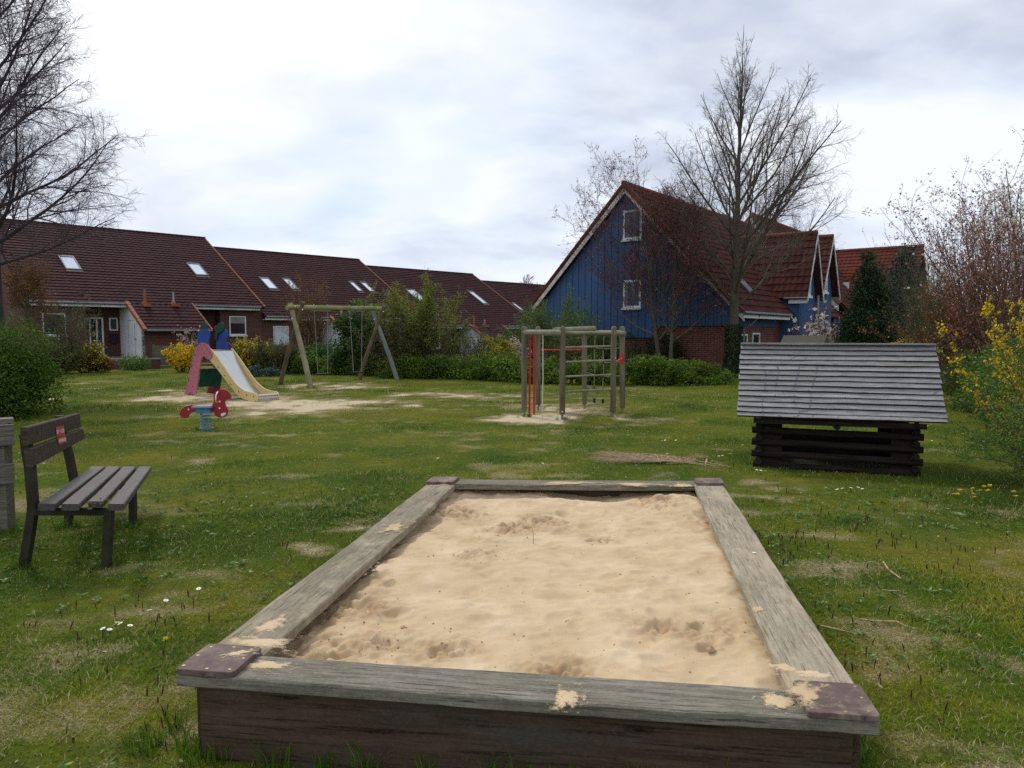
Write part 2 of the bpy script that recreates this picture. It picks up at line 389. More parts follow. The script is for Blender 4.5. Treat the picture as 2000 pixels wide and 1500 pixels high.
# broad leaved weeds close by
WEED=leafmat('weed_leaf',[(0,(.05,.12,.015)),(.5,(.11,.20,.035)),(1,(.24,.32,.12))],.2,.5)
def leafquads(P,Nn,L,Wd,r,flop=.4):
    # P centres(n,3), direction random; returns V,F of 4-gons (diamond-ish leaf)
    n=len(P); d=r.normal(size=(n,3)); d[:,2]=d[:,2]*flop; d/=np.linalg.norm(d,axis=1)[:,None]
    q=np.cross(d,r.normal(size=(n,3))); q/=np.linalg.norm(q,axis=1)[:,None]+1e-9
    L=np.broadcast_to(L,(n,))[:,None]; Wd=np.broadcast_to(Wd,(n,))[:,None]
    a=P-d*L*.5; b=P+q*Wd*.5+d*L*.05; c=P+d*L*.5; e=P-q*Wd*.5+d*L*.05
    V=np.stack([a,b,c,e],1).reshape(-1,3); i=np.arange(n)*4
    return V,np.stack([i,i+1,i+2,i+3],1)
r=np.random.default_rng(12); P=[];C=[]
for _ in range(1300):
    y=math.sqrt(r.random()*(7.5**2-2.3**2)+2.3**2); x=(r.random()*2-1)*(.75*y+.5)
    if fbm(np.array([x*1.1]),np.array([y*1.1]),88,3)[0]<.47: continue
    if inbox(np.array([x]),np.array([y]),.03)[0]: continue
    k=r.integers(4,10); z=gz1(x,y); v0=r.random()
    for j in range(k):
        an=r.random()*2*PI; q=.008+r.random()*.026; P.append((x+math.cos(an)*q,y+math.sin(an)*q,z+.012+r.random()*.016)); C.append(np.clip(v0+r.normal(0,.15),0,1))
P=np.array(P); V,F=leafquads(P,None,.022+r.random(len(P))*.024,.010+r.random(len(P))*.008,r,.35)
props(link('weeds',npmesh('weeds',V,F,C),WEED),'pale green clover and weed leaves in the near lawn','weeds',kind='stuff')
r=np.random.default_rng(14); n=5200; y=np.sqrt(r.random(n)*(12**2-2.3**2)+2.3**2); x=(r.random(n)*2-1)*(.75*y+.5); k_=(fbm(x*1.4,y*1.4,131,4)>.47)&~inbox(x,y,.0); x,y=x[k_],y[k_]
P=np.stack([x,y,gz(x,y)+.012+r.random(len(x))*.015],1); V,F=leafquads(P,None,.012+r.random(len(x))**3*.035,.005+r.random(len(x))*.008,r,.25)
props(link('leaf_litter',npmesh('leaf_litter',V,F,r.random(len(x))),leafmat('litter',[(0,(.09,.05,.03)),(.45,(.25,.17,.09)),(.85,(.45,.36,.24)),(1,(.65,.60,.52))],0,.9)),'tiny dead leaf flakes and bits of straw in the lawn','litter',kind='stuff')
# brown dry sprigs
r=np.random.default_rng(13); mb=MB()
def sprig(px,py,sdx=40,sdy=25,n=10):
    for _ in range(n):
        x,y=r.normal(px,sdx),r.normal(py,sdy)
        if y<880: continue
        c=G(x,y)
        if inbox(np.array([c.x]),np.array([c.y]),.04)[0]: continue
        h=.025+r.random()*.04; z=gz1(c.x,c.y); lx,ly=r.normal(0,.008,2); w_=.0022+r.random()*.002
        mb.tube([(c.x,c.y,z),(c.x+lx*.5,c.y+ly*.5,z+h*.6),(c.x+lx,c.y+ly,z+h)],[w_*.7,w_*1.3,w_*.5],4,smooth=False)
for a_ in ((1690,1015,60,22,48),(1560,1060,50,25,34),(1740,1060,60,30,26),(1900,1110,60,60,22),(1620,1230,80,70,26),(1790,1300,90,80,20),(350,1210,40,40,16),(330,1380,25,60,20),(120,1210,70,30,12),(560,1020,90,40,22),(650,960,80,30,14),(90,1330,60,60,8),(1480,960,60,25,16),(430,930,120,25,14)): sprig(*a_)
props(mb.build('dry_sprigs',pm('dry_stalk',(.045,.02,.014),(.11,.05,.03),30,bmp=0)),'small dark brown dead stalks standing in the lawn','stalks',kind='stuff')
# ================= SANDBOX
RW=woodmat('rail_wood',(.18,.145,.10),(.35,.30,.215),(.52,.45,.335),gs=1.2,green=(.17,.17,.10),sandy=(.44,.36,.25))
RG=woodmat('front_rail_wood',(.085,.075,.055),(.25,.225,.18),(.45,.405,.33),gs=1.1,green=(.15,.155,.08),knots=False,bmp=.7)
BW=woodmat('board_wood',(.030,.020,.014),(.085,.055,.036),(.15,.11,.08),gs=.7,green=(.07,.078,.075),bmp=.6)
SAND_C=[(.3,(.46,.335,.195)),(.5,(.56,.422,.262)),(.72,(.65,.51,.34))]
def M2_(nt,op,a,b):
    m=N(nt,'ShaderNodeMath',operation=op)
    for i,s in enumerate((a,b)):
        if isinstance(s,bpy.types.NodeSocket): nt.links.new(s,m.inputs[i])
        else: m.inputs[i].default_value=s
    return m.outputs[0]
def sandmat():
    m,nt,b,o=newmat('play_sand'); v=coords(nt,rnd=False)
    c=ramp(nt,noise(nt,v,3.5,5,.6,.3),SAND_C); gr=noise(nt,v,420,3,.7); c=mixc(nt,ramp(nt,gr,[(.3,.35),(.5,0)]),c,(.36,.24,.14))
    ad=N(nt,'ShaderNodeAttribute',attribute_name='damp'); c=mixc(nt,M2_(nt,'MULTIPLY',ad.outputs['Fac'],.75),c,(.33,.20,.10))
    sp_=noise(nt,v,60,4,.75); c=mixc(nt,ramp(nt,sp_,[(.70,0),(.76,.7)]),c,(.25,.15,.08))
    nt.links.new(c,b.inputs['Base Color']); b.inputs['Roughness'].default_value=.95; b.inputs['Specular IOR Level'].default_value=.1
    bump(nt,b,noise(nt,v,130,5,.7),.35,.006); return m
SAND=sandmat()
box=thing('sandbox','long raised wooden sandbox of grey planks with brown corner plates, full of sand','sandbox',(0,0,0))
ZT=.34; TK=.047; RWD=.2; SWD=.238
FLc,FRc,BRc,BLc=[Vector((p.x,p.y,ZT)) for p in BOX]
def rail(p,q,mat,seed,z=0,W_=.2,t0=0,t1=0):
    d=(q-p); L=d.length; ang=math.atan2(d.y,d.x); o_=p+d.normalized()*t0; o_.z=ZT+z
    return plank('rail',L-t0-t1,W_,TK,mat,box,o_,(0,0,ang),ch=.005,wob=.004,seg=44,seed=seed)
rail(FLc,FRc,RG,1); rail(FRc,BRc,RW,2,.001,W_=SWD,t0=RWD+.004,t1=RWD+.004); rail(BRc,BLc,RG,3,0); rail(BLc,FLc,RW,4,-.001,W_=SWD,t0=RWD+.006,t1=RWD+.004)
# side boards
def board(p,q,seed,inset=.07,z1=None):
    d=(q-p).normalized(); n_=Vector((-d.y,d.x,0)); a=p+n_*inset+d*inset; L=(q-p).length-2*inset
    ang=math.atan2(d.y,d.x)
    o=plank('side_board',L,ZT-TK+.05,.035,BW,box,(a.x,a.y,ZT-TK-.002),(0,0,0),ch=.003,wob=.002,seg=20,seed=seed)
    # stand it up: y -> down, z -> outwards
    M=Matrix((d,Vector((0,0,-1)),-n_)).transposed(); o.rotation_euler=M.to_euler(); o.location=(a.x,a.y,ZT-TK-.002)
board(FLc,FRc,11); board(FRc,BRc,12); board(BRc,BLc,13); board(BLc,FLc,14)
PL=pm('corner_plate_brown',(.085,.056,.050),(.18,.130,.115),16,rough=.6,bmp=.5,fine=60,c3=(.26,.20,.15))
SCR=pm('screw_metal',(.35,.27,.13),(.5,.42,.25),40,rough=.5,metal=.6,bmp=0)
DK=flat('dark_hole',(.02,.015,.015))
def plate(c,ax,ay,seed,s=.225):
    # c = outer corner, ax, ay unit dirs inwards
    mb=MB(); pts=[]; r_=.022; x0,x1=-.004,s; y0,y1=-.004,s
    for (cx_,cy_,a0) in ((x1-r_,y0+r_,-90),(x1-r_,y1-r_,0),(x0+r_,y1-r_,90),(x0+r_,y0+r_,180)):
        for k in range(5):
            a=R(a0+k*22.5); pts.append((cx_+r_*math.cos(a),cy_+r_*math.sin(a)))
    if ax.cross(ay).z<0: pts=pts[::-1]
    def W(u,v_,z): p=c+ax*u+ay*v_; return (p.x,p.y,z)
    n=len(pts); z0,z1=ZT+.006,ZT+.024
    mb.add([W(u,v_,z0) for u,v_ in pts]+[W(u,v_,z1-.003) for u,v_ in pts]+[W(x0+(u-x0)*.985+.0016,y0+(v_-y0)*.985+.0016,z1) for u,v_ in pts],
        [tuple(range(n))[::-1],tuple(range(2*n,3*n))]+[(i,(i+1)%n,(i+1)%n+n,i+n) for i in range(n)]+[(i+n,(i+1)%n+n,(i+1)%n+2*n,i+2*n) for i in range(n)])
    p=mb.build('corner_plate',PL,box)
    rr=random.Random(seed); ms=MB()
    for (u,v_) in ((.02,.02),(.11,.018),(.2,.02),(.2,.11),(.2,.2),(.11,.203),(.02,.2),(.018,.11)):
        q=W(u+rr.uniform(-.008,.008),v_+rr.uniform(-.008,.008),z1-.002); ms=MB(); ms.disc(q,(0,0,1),.006,.0035,10); ms.build('screw',SCR,p)
    pass
    mb2=MB()
ex=(FRc-FLc).normalized(); eyL=(BLc-FLc).normalized(); eyR=(BRc-FRc).normalized(); exb=(BRc-BLc).normalized()
plate(FLc,ex,eyL,1); plate(FRc,-ex,eyR,2); plate(BRc,-exb,-eyR,3); plate(BLc,exb,-eyL,4)
# loose sand lying on rails
LSAND=SAND.copy(); LSAND.name='loose_sand'; nt=LSAND.node_tree
for n_ in nt.nodes:
    if n_.type=='BSDF_PRINCIPLED': a_=N(nt,'ShaderNodeAttribute',attribute_name='m'); q_=M2_(nt,'ADD',a_.outputs['Fac'],M2_(nt,'MULTIPLY',noise(nt,coords(nt,rnd=False),170,5,.85),1.5)); nt.links.new(ramp(nt,q_,[(.62,0),(1.6,1)]),n_.inputs['Alpha'])
def sandpatch(p,rx,ry,ang,seed,z,hgt=.005,parent=None,thr=.30):
    n=60; g=np.linspace(-2.1,2.1,n); U,Vv=np.meshgrid(g,g); f=np.exp(-(U**2+Vv**2)*1.0)*1.0+(fbm(U*1.9+seed*9,Vv*1.9,seed,5)-.5)*1.3-thr
    Z=z+.0012+hgt*np.clip(f,0,1); ca,sa=math.cos(ang),math.sin(ang)
    X=p[0]+U*rx*ca-Vv*ry*sa; Y=p[1]+U*rx*sa+Vv*ry*ca
    V=np.stack([X,Y,Z],-1).reshape(-1,3); i=(np.arange(n-1)[:,None]*n+np.arange(n-1)[None]).ravel(); F=np.stack([i,i+1,i+1+n,i+n],1)
    ok=(f.ravel()[F]>-.28).any(1); F=F[ok]
    u_,inv=np.unique(F,return_inverse=True); me=npmesh('loose_sand',V[u_],inv.reshape(-1,4),smooth=True)
    a_=me.attributes.new('m','FLOAT','POINT'); a_.data.foreach_set('value',f.ravel()[u_].astype(np.float32)); return link('loose_sand',me,LSAND,parent or box)
def sp_px(px,py,rx,ry,ang,seed,z=ZT+.0005,**k):
    p=G(px,py,z); sandpatch((p.x,p.y),rx,ry,ang,seed,z,**k)
aL=math.atan2(eyL.y,eyL.x); aR=math.atan2(eyR.y,eyR.x); aF=math.atan2(ex.y,ex.x)
sp_px(500,1256,.05,.10,aF+PI/2,5); sp_px(530,1222,.07,.05,aL,6); sp_px(520,1300,.03,.07,aL,7); sp_px(466,1276,.035,.022,aF+.6,8,z=ZT+.0245,hgt=.004)
sp_px(1525,1370,.045,.04,aF,9); sp_px(1585,1318,.065,.03,aF,10); sp_px(1535,1305,.035,.03,aF,11); sp_px(1570,1352,.05,.055,aF,12,z=ZT+.0245,hgt=.006); sp_px(1110,1362,.035,.05,aF,13)
sp_px(770,1030,.08,.05,aL,14); sp_px(1100,944,.16,.05,0,15); sp_px(1240,946,.14,.05,0,16); sp_px(1330,948,.07,.06,0,17); sp_px(868,946,.06,.05,0,18); sp_px(745,1110,.06,.03,aL,19,hgt=.004)
sp_px(1480,1190,.05,.03,aR,20,hgt=.003,thr=.5); sp_px(1390,980,.05,.04,aR,21,hgt=.003,thr=.5)
mb=MB(); c=G(1472,1080,ZT+.003); mb.disc(c,(0,0,1),.008,.003,9); mb.disc(c+Vector((.012,.003,0)),(0,0,1),.005,.002,8); mb.build('bird_dropping',flat('white_dropping',(.8,.8,.78)),box)
# the sand
nu,nv=260,380
U,Vv=np.meshgrid(np.linspace(.03,.97,nu),np.linspace(.02,.985,nv))
def lerp2(U,Vv):
    X=(FLc.x*(1-U)+FRc.x*U)*(1-Vv)+(BLc.x*(1-U)+BRc.x*U)*Vv; Y=(FLc.y*(1-U)+FRc.y*U)*(1-Vv)+(BLc.y*(1-U)+BRc.y*U)*Vv; return X,Y
X,Y=lerp2(U,Vv); xm=U*2.45; ym=Vv*3.8
def dent(x0,y0,rx,ry,dp,ang=0,rim=.35):
    ca,sa=math.cos(ang),math.sin(ang); a=((X-x0)*ca+(Y-y0)*sa)/rx; b_=(-(X-x0)*sa+(Y-y0)*ca)/ry; d=np.sqrt(a*a+b_*b_)
    return -dp*np.exp(-d**3)+dp*rim*np.exp(-((d-1.35)/.35)**2)
Z=.262+(fbm(xm*1.1,ym*1.1,5,3)-.5)*.08+(fbm(xm*3.5+ym*.6,ym*6,9,4)-.5)*.062+(fbm(xm*12,ym*16,13,3)-.5)*.014
Z+= .05*np.exp(-(((X-1.28)/.28)**2+((Y-5.8)/.35)**2)) - .05*np.exp(-(((X-.65)/.35)**2+((Y-6.15)/.16)**2))-.045*np.exp(-((U-.07)/.05)**2)*(Vv<.75)-.03*np.exp(-((Vv-.93)/.03)**2)-.02*np.exp(-((U-.93)/.03)**2)
rr=np.random.default_rng(4)
for (px,py,rx,ry,dp,an) in ((770,1200,.07,.05,.03,.4),(740,1255,.06,.04,.028,0),(870,1270,.07,.04,.03,.8),(650,1285,.07,.035,.03,-.3),(1000,1030,.09,.06,.035,.2),(1060,1020,.07,.05,.03,1),(1160,1060,.05,.035,.025,0),(1290,1230,.08,.05,.022,1),(1370,1235,.05,.06,.022,0),(1380,1275,.04,.03,.02,0),(1300,985,.08,.05,.025,.5),(930,1085,.06,.04,.018,0),(1090,1320,.08,.03,.016,0),(700,1180,.06,.05,.03,0),(800,1290,.05,.04,.02,0),(1290,1300,.09,.05,.014,0)):
    p=G(px,py,.26); Z+=dent(p.x,p.y,rx,ry,dp*1.1,an)
rough_=np.zeros_like(X)
for (px,py,s_) in ((740,1255,.16),(870,1272,.14),(1000,1032,.22),(1065,1020,.2),(1290,985,.22),(1380,1240,.2),(660,1265,.18),(700,1190,.2),(930,1085,.12),(1170,1058,.1),(1300,1235,.15),(900,1000,.2),(1100,1320,.15),(620,1280,.15)):
    p=G(px,py,.26); rough_=np.maximum(rough_,np.exp(-(((X-p.x)/s_)**2+((Y-p.y)/(s_*.9))**2)))
Z+=rough_*((np.abs(fbm(X*14,Y*14,55,4)-.5))*.13-.010+(fbm(X*45,Y*45,56,2)-.5)*.026)
for _ in range(230):
    i=rr.integers(0,nv); j=rr.integers(0,nu); s=rr.uniform(.02,.07); Z+=dent(X[i,j],Y[i,j],s,s*.7,s*.17,rr.random()*3)
Z+=.018*np.clip((U-.6)/.35,0,1)
Z=np.minimum(Z,.296+0*Z+np.where((U>.1)&(U<.9)&(Vv>.07)&(Vv<.93),.03,0))
V=np.stack([X,Y,Z],-1).reshape(-1,3); i=(np.arange(nv-1)[:,None]*nu+np.arange(nu-1)[None]).ravel()
me_=npmesh('sand',V,np.stack([i,i+1,i+1+nu,i+nu],1),smooth=True); at_=me_.attributes.new('damp','FLOAT','POINT'); at_.data.foreach_set('value',np.clip(rough_*(fbm(X*18,Y*18,57,4)*2.2-.55)+.5*np.exp(-((U-.09)/.04)**2)*(Vv<.5),0,1).astype(np.float32).ravel())
props(link('sand',me_,SAND),'pale beige play sand filling the sandbox','sand',kind='stuff')
def sandz(x,y):
    d=(X-x)**2+(Y-y)**2; k=np.argmin(d); return float(Z.ravel()[k])
# damp clods
CLOD=pm('damp_sand',(.34,.21,.11),(.48,.33,.20),30,rough=1,bmp=.6,fine=90,bd=.004)
def lump(mb,c,r_,seed,sq=.7):
    rr=random.Random(seed); n=7; m_=5; vs=[];fs=[]
    for i in range(m_+1):
        ph=PI*i/m_
        for j in range(n):
            th=2*PI*j/n; k=r_*(1+rr.uniform(-.25,.25)); vs.append((c[0]+k*math.sin(ph)*math.cos(th),c[1]+k*math.sin(ph)*math.sin(th),c[2]+k*sq*math.cos(ph)))
    for i in range(m_):
        for j in range(n): fs.append((i*n+j,(i+1)*n+j,(i+1)*n+(j+1)%n,i*n+(j+1)%n))
    mb.add(vs,fs,True)
for k,(px,py,s,lb) in enumerate(((788,1224,.014,'round damp sand clod by the left plank of the sandbox'),(1388,1282,.017,'large damp sand clod near the right front of the sandbox'),(1170,1058,.014,'damp sand clod in the middle of the sandbox'),(1000,1030,.018,'flat damp sand clod in the far left of the sandbox sand'))):
    p=G(px,py,.265); mb=MB(); z=sandz(p.x,p.y); lump(mb,(0,0,0),s,k,.8); lump(mb,(s*.8,s*.3,-s*.2),s*.6,k+9)
    props(mb.build('sand_clod',CLOD,None,(p.x,p.y,z+s*.35)),lb,'sand clod','sand clods')
mb=MB(); rr=random.Random(8)
cl=[(740,1255,30,12,45),(870,1272,28,10,35),(1000,1032,40,14,70),(1290,985,40,18,50),(940,1085,26,10,25),(1380,1225,25,14,30),(650,1265,40,20,30),(1065,1022,30,12,40),(700,1190,30,20,20),(1170,1055,20,8,15),(890,1000,30,20,15)]
pts=[]
for a_ in cl:
    for _ in range(a_[4]): pts.append((rr.gauss(a_[0],a_[2]),rr.gauss(a_[1],a_[3])))
for _ in range(330): pts.append((rr.uniform(600,1500),rr.uniform(965,1335)))
for (px,py) in pts:
    p=G(px,py,.26)
    if not inbox(np.array([p.x]),np.array([p.y]),-.22)[0]: continue
    s=.0016+.0042*rr.random()**4; lump(mb,(p.x,p.y,sandz(p.x,p.y)+s*.3),s,rr.randrange(9999))
props(mb.build('sand_crumbs',CLOD),'small brown crumbs and grit scattered over the sandbox sand','crumbs',kind='stuff')
p=G(1042,1055,.27); z=sandz(p.x,p.y); mb=MB(); mb.tube([(p.x,p.y,z-.01),(p.x-.002,p.y,z+.07),(p.x-.012,p.y+.004,z+.105),(p.x-.03,p.y,z+.108)],[.002,.002,.0018,.001],6)
props(mb.build('twig',pm('twig_brown',(.20,.12,.06),(.32,.21,.12),20,bmp=0)),'thin bent twig stuck upright in the sandbox sand','twig')
# ================= BENCH
BEW=pm('bench_wood_brown',(.030,.021,.015),(.068,.050,.036),2,(3,30,30),rough=.75,bmp=.5,bd=.004,fine=8,c3=(.085,.07,.055))
BSE=pm('bench_seat_wood',(.035,.028,.026),(.10,.085,.078),2,(30,3,30),rough=.55,bmp=.5,bd=.004,fine=8,spec=.35)
BMT=pm('bench_leg_brown',(.020,.016,.013),(.050,.045,.030),8,rough=.6,bmp=.3)
bo=G(125,1070); bench=thing('park_bench','dark brown wooden bench with a red sticker on its backrest, standing on the lawn','bench',bo)
L_=lambda p: Vector(p)-bench.location
YN,YF=4.75,6.75
def hexplank(name,mat,n0,n1,f0,f1,thick,vert=False,near=YN,far=YF,nseg=10,seed=0):
    # n0,n1 near-end face pixels, f0,f1 far-end face pixels; face swept near->far with thickness vector
    a=L_(D(*n0,near)); b=L_(D(*n1,near)); c=L_(D(*f0,far)); d=L_(D(*f1,far)); T=Vector(thick); mb=MB(); rr=random.Random(seed); vs=[];fs=[]
    for i in range(nseg+1):
        t=i/nseg; p,q=a.lerp(c,t),b.lerp(d,t); e=(q-p).normalized(); k=.006; tn=T.normalized(); w_=Vector((0,0,rr.uniform(-.0012,.0012)))
        for v in (p+e*k,q-e*k,q+tn*k,q+T-tn*k,q+T-e*k,p+T+e*k,p+T-tn*k,p+tn*k): vs.append(v+w_)
    for i in range(nseg):
        for j in range(8): fs.append((i*8+j,i*8+(j+1)%8,i*8+8+(j+1)%8,i*8+8+j))
    fs.append(tuple(range(8))[::-1]); fs.append(tuple(range(nseg*8,nseg*8+8)))
    mb.add(vs,fs); return mb.build(name,mat,bench,fix=True)
for k,(a,b,c,d) in enumerate(((74,107,178,204.5),(119.5,153.5,209,235),(172,201,240,265.5),(210.5,242,271.5,295.5))):
    n=YN if k!=2 else YN+.12
    hexplank('seat_plank',BSE,(a,984 if k!=2 else 979.5),(b,984 if k!=2 else 979.5),(c,911),(d,911),(0,0,-.045),near=n,seed=k)
hexplank('backrest_plank',BEW,(53,835),(55.5,871),(156,807),(158.5,834),(-.046,-.0,0),seed=5)
hexplank('backrest_plank',BEW,(60,877),(64.5,913),(163,836.5),(165.5,857.5),(-.046,-.0,0),seed=6)
def leg(pts,Y,w_=.055,dp=.05,name='leg'):
    mb=MB(); P=[L_(D(x,y,Y)) for x,y in pts]; vs=[];fs=[]
    P[-1].z=-.03
    for p in P:
        vs+=[p+Vector((-w_/2,-dp/2,0)),p+Vector((w_/2,-dp/2,0)),p+Vector((w_/2,dp/2,0)),p+Vector((-w_/2,dp/2,0))]
    n=len(P)
    for i in range(n-1):
        for j in range(4): fs.append((i*4+j,i*4+4+j,i*4+4+(j+1)%4,i*4+(j+1)%4))
    fs+=[(0,1,2,3),tuple(range(4*n-4,4*n))[::-1]]
    mb.add(vs,fs); return mb.build(name,BMT,bench,fix=True)
leg([(50,848),(53,877),(59,913),(65,985),(64,1000),(57,1050),(45.5,1106)],4.97)
leg([(213.5,994),(211,1050),(207,1106)],4.97,.05)
leg([(116,812),(122,850),(134,885),(146,945),(145,960),(135,1000),(133,1027)],6.15,.055)
leg([(259.5,960),(259.5,1027)],6.15,.048)
for (x0,x1,y_,Y) in ((66,216,999,4.97),(146,262,950,6.15)):
    a=L_(D(x0,y_,Y)); b=L_(D(x1,y_,Y)); mb=MB(); mb.box(a.x,b.x,a.y-.024,a.y+.024,a.z-.022,a.z+.02); mb.build('seat_support',BMT,bench)
# chewed break and rotten wood at the short plank's end
mb=MB(); rr=random.Random(2); a=L_(D(186,984,YN+.1))
for i in range(26): 
    p=a+Vector((rr.uniform(-.05,.05),rr.uniform(-.02,.10),rr.uniform(-.02,.012))); q=p+Vector((rr.uniform(-.03,.03),rr.uniform(-.04,.04),rr.uniform(-.004,.012))); mb.tube([p,q],[.004,.001],4,smooth=False)
mb.build('broken_splinters',pm('rotten_wood',(.05,.02,.012),(.30,.20,.13),60,bmp=.2),bench)
# sticker on the backrest (red, two worn white blocks of letters)
RED=pm('sticker_red',(.36,.035,.03),(.50,.08,.06),30,rough=.45,bmp=.1); WHT=pm('sticker_white',(.55,.45,.47),(.75,.68,.68),60,rough=.5,bmp=0)
def backplane(a,b):
    pn=L_(D(*a,YN)); pf=L_(D(*b,YF)); ax=(pf-pn).normalized(); nrm=Vector((ax.y,-ax.x,0)).normalized()
    if nrm.x<0: nrm=-nrm
    return (lambda px,py,off=.004: L_(plane_hit(px,py,bench.location+pn+nrm*off,nrm))),nrm
up_,nrm=backplane((54.5,853),(157,820)); lo_,nrm2=backplane((62,895),(164,847))
mb=MB(); mb.prism([up_(108.5,834),up_(124,831),up_(127,851.5),up_(111.5,856)],nrm,.0015); st=mb.build('sticker',RED,bench,fix=True)
mb=MB(); mb.prism([lo_(112,856),lo_(127.5,851.5),lo_(130,863),lo_(115,869)],nrm2,.0015); st2=mb.build('sticker',RED,bench,fix=True)
def gly(rows,x0,y0,x1,y1,sl,on,nr):
    mb=MB(); nc=max(len(r_) for r_ in rows)
    for i,r_ in enumerate(rows):
        for j,ch in enumerate(r_):
            if ch!='#': continue
            P=lambda u,v_: on(x0+(x1-x0)*u,y0+(y1-y0)*v_+sl*u,.0065)
            u0,u1=j/nc,(j+1)/nc; v0,v1=i/len(rows),(i+1)/len(rows)
            mb.prism([P(u0,v0),P(u1,v0),P(u1,v1),P(u0,v1)],nr,.0006)
    return mb
gly(["### ###  .   ### ###","#    #       #   # #","###  #   ##  ##  ###","  #  #       # # #  ","###  #       ###  ##"],110.5,840,125,847.5,-3,up_,nrm).build('lettering',WHT,st,fix=True)
gly(["# ## # ## # ###","### # ## # ## #","# # ### # # # #","# ## # # ## ###"],115,858,128.5,864.5,-3.8,lo_,nrm2).build('lettering',WHT,st2,fix=True)
# ---- grey wooden board frame at the left edge
GW=woodmat('grey_board',(.08,.07,.055),(.19,.17,.135),(.30,.275,.23),gs=1)
bf=thing('board_frame','weathered grey wooden plank frame standing at the left edge behind the bench','frame',G(8,1030))
dd=Vector((-.80,-.60,0))
def bplank(xr,yt,yb,Y):
    a=D(xr,yt,Y)-bf.location; b=D(xr,yb,Y)-bf.location; W_=(a-b).z; 
    M=Matrix((dd,Vector((0,0,-1)),dd.cross(Vector((0,0,-1))))).transposed()
    plank('plank',1.7,W_,.04,GW,bf,a,M.to_euler(),seed=int(yt))
bplank(27,829,869,6.0); bplank(28,905,944,6.0)
mb=MB(); mb.box(-.05,.05,-.03,.07,-.05,.86); mb.build('post',GW,bf)
mb=MB(); a=D(27,826,6.05)-bf.location; mb.box(-1.4,0,-.0,.16,0,.035,Matrix.Translation(a)@Matrix.Rotation(.64,4,'Z')); mb.build('top_plank',GW,bf)
# ================= SPRING RIDER
PR=pm('rider_red',(.26,.006,.010),(.34,.012,.018),6,rough=.42,bmp=.08,spec=.5); STL=pm('brushed_steel',(.50,.49,.46),(.66,.65,.61),3,(1,20,1),rough=.28,metal=.9,bmp=.05)
BLU=pm('spring_blue',(.05,.16,.30),(.10,.25,.42),20,rough=.45,bmp=.1); WH=flat('white_plastic',(.72,.69,.64),.35)
rp=G(405,838); rp.y=12.28; rider=thing('spring_rider','red animal spring rider with grey seat on a pale blue coil spring','spring rider',rp,R(3))
S_=12.28/FL/15.79
rl=lambda zx,zy,y=0:(Vector(((zx-1000)*S_,y,(1392-zy)*S_)))
body=[(1145,650),(1195,570),(1200,480),(1195,380),(1215,290),(1280,210),(1380,168),(1480,160),(1580,185),(1670,260),(1715,350),(1720,420),(1690,465),(1640,475),(1580,485),(1540,530),(1525,590),(1535,650),(1570,710),(1600,780),(1610,870),(1590,950),(1540,1010),(1470,1038),(1390,1045),(1310,1030),(1240,980),(1200,900),(1175,820),(1140,800),(1130,720)]
tail=[(690,662),(540,650),(430,665),(320,700),(220,770),(165,860),(155,940),(180,1000),(240,1045),(310,1060),(370,1045),(405,1010),(425,960),(470,905),(540,870),(620,850),(690,825)]
mb=MB(); mb.prism(smoothline([rl(*p,-.02) for p in body],3,True),Vector((0,1,0)),.04); b_=mb.build('body',PR,rider,fix=True)
mb=MB(); mb.prism([rl(*p,-.02) for p in tail],Vector((0,1,0)),.04); mb.build('tail',PR,rider,fix=True)
mb=MB(); mb.box(rl(640,0).x,rl(1180,0).x,-.03,.03,rl(0,835).z,rl(0,735).z); mb.build('seat_support',PR,rider)
mb=MB(); s0=rl(600,690);s1=rl(1170,690); mb.box(s0.x,s1.x,-.14,.14,s0.z-.018,s0.z+.014); mb.build('seat',pm('seat_grey',(.22,.23,.26),(.32,.33,.37),20,rough=.6),rider)
for sg in (-1,1):
    mb=MB(); mb.tube([rl(1340,245,sg*.02),rl(1340,245,sg*.05),rl(1350,330,sg*.15),rl(1340,470,sg*.15),rl(1300,565,sg*.06),rl(1300,570,sg*.02)],.011,8); mb.build('handle',WH,rider)
mb=MB(); mb.tube([rl(1515,935,-.13),rl(1515,935,.13)],.026,12); mb.build('footrest',WH,rider)
for p in ((1385,543),(1375,748),(435,782)): mb=MB(); mb.disc(rl(*p,-.022),(0,-1,0),.015,.012,10); mb.build('bolt',WH,rider)
mb=MB(); c=rl(1565,352,-.021); mb.tube([c+Vector((math.cos(a)*.018,0,math.sin(a)*.02)) for a in [k*PI/6 for k in range(13)]],.004,5,caps=False); mb.disc(c,(0,-1,0),.008,.004); mb.build('eye',flat('eye_olive',(.20,.12,.04)),rider)
mb=MB(); mb.box(rl(700,0).x,rl(1115,0).x,-.10,.10,rl(0,905).z,rl(0,742).z); mb.build('spring_mount',BLU,rider)
mb=MB(); hz_=rl(0,905).z; pts=[]; nT=5.2; n=110
for i in range(n+1):
    t=i/n; pts.append((.082*math.cos(2*PI*nT*t)-.035,.082*math.sin(2*PI*nT*t),hz_*(1-t)+.01))
mb.tube(pts,.0085,6); mb.build('spring',BLU,rider)
mb=MB(); mb.disc((-.035,0,-.02),(0,0,1),.12,.035,16); mb.build('base_plate',BLU,rider)
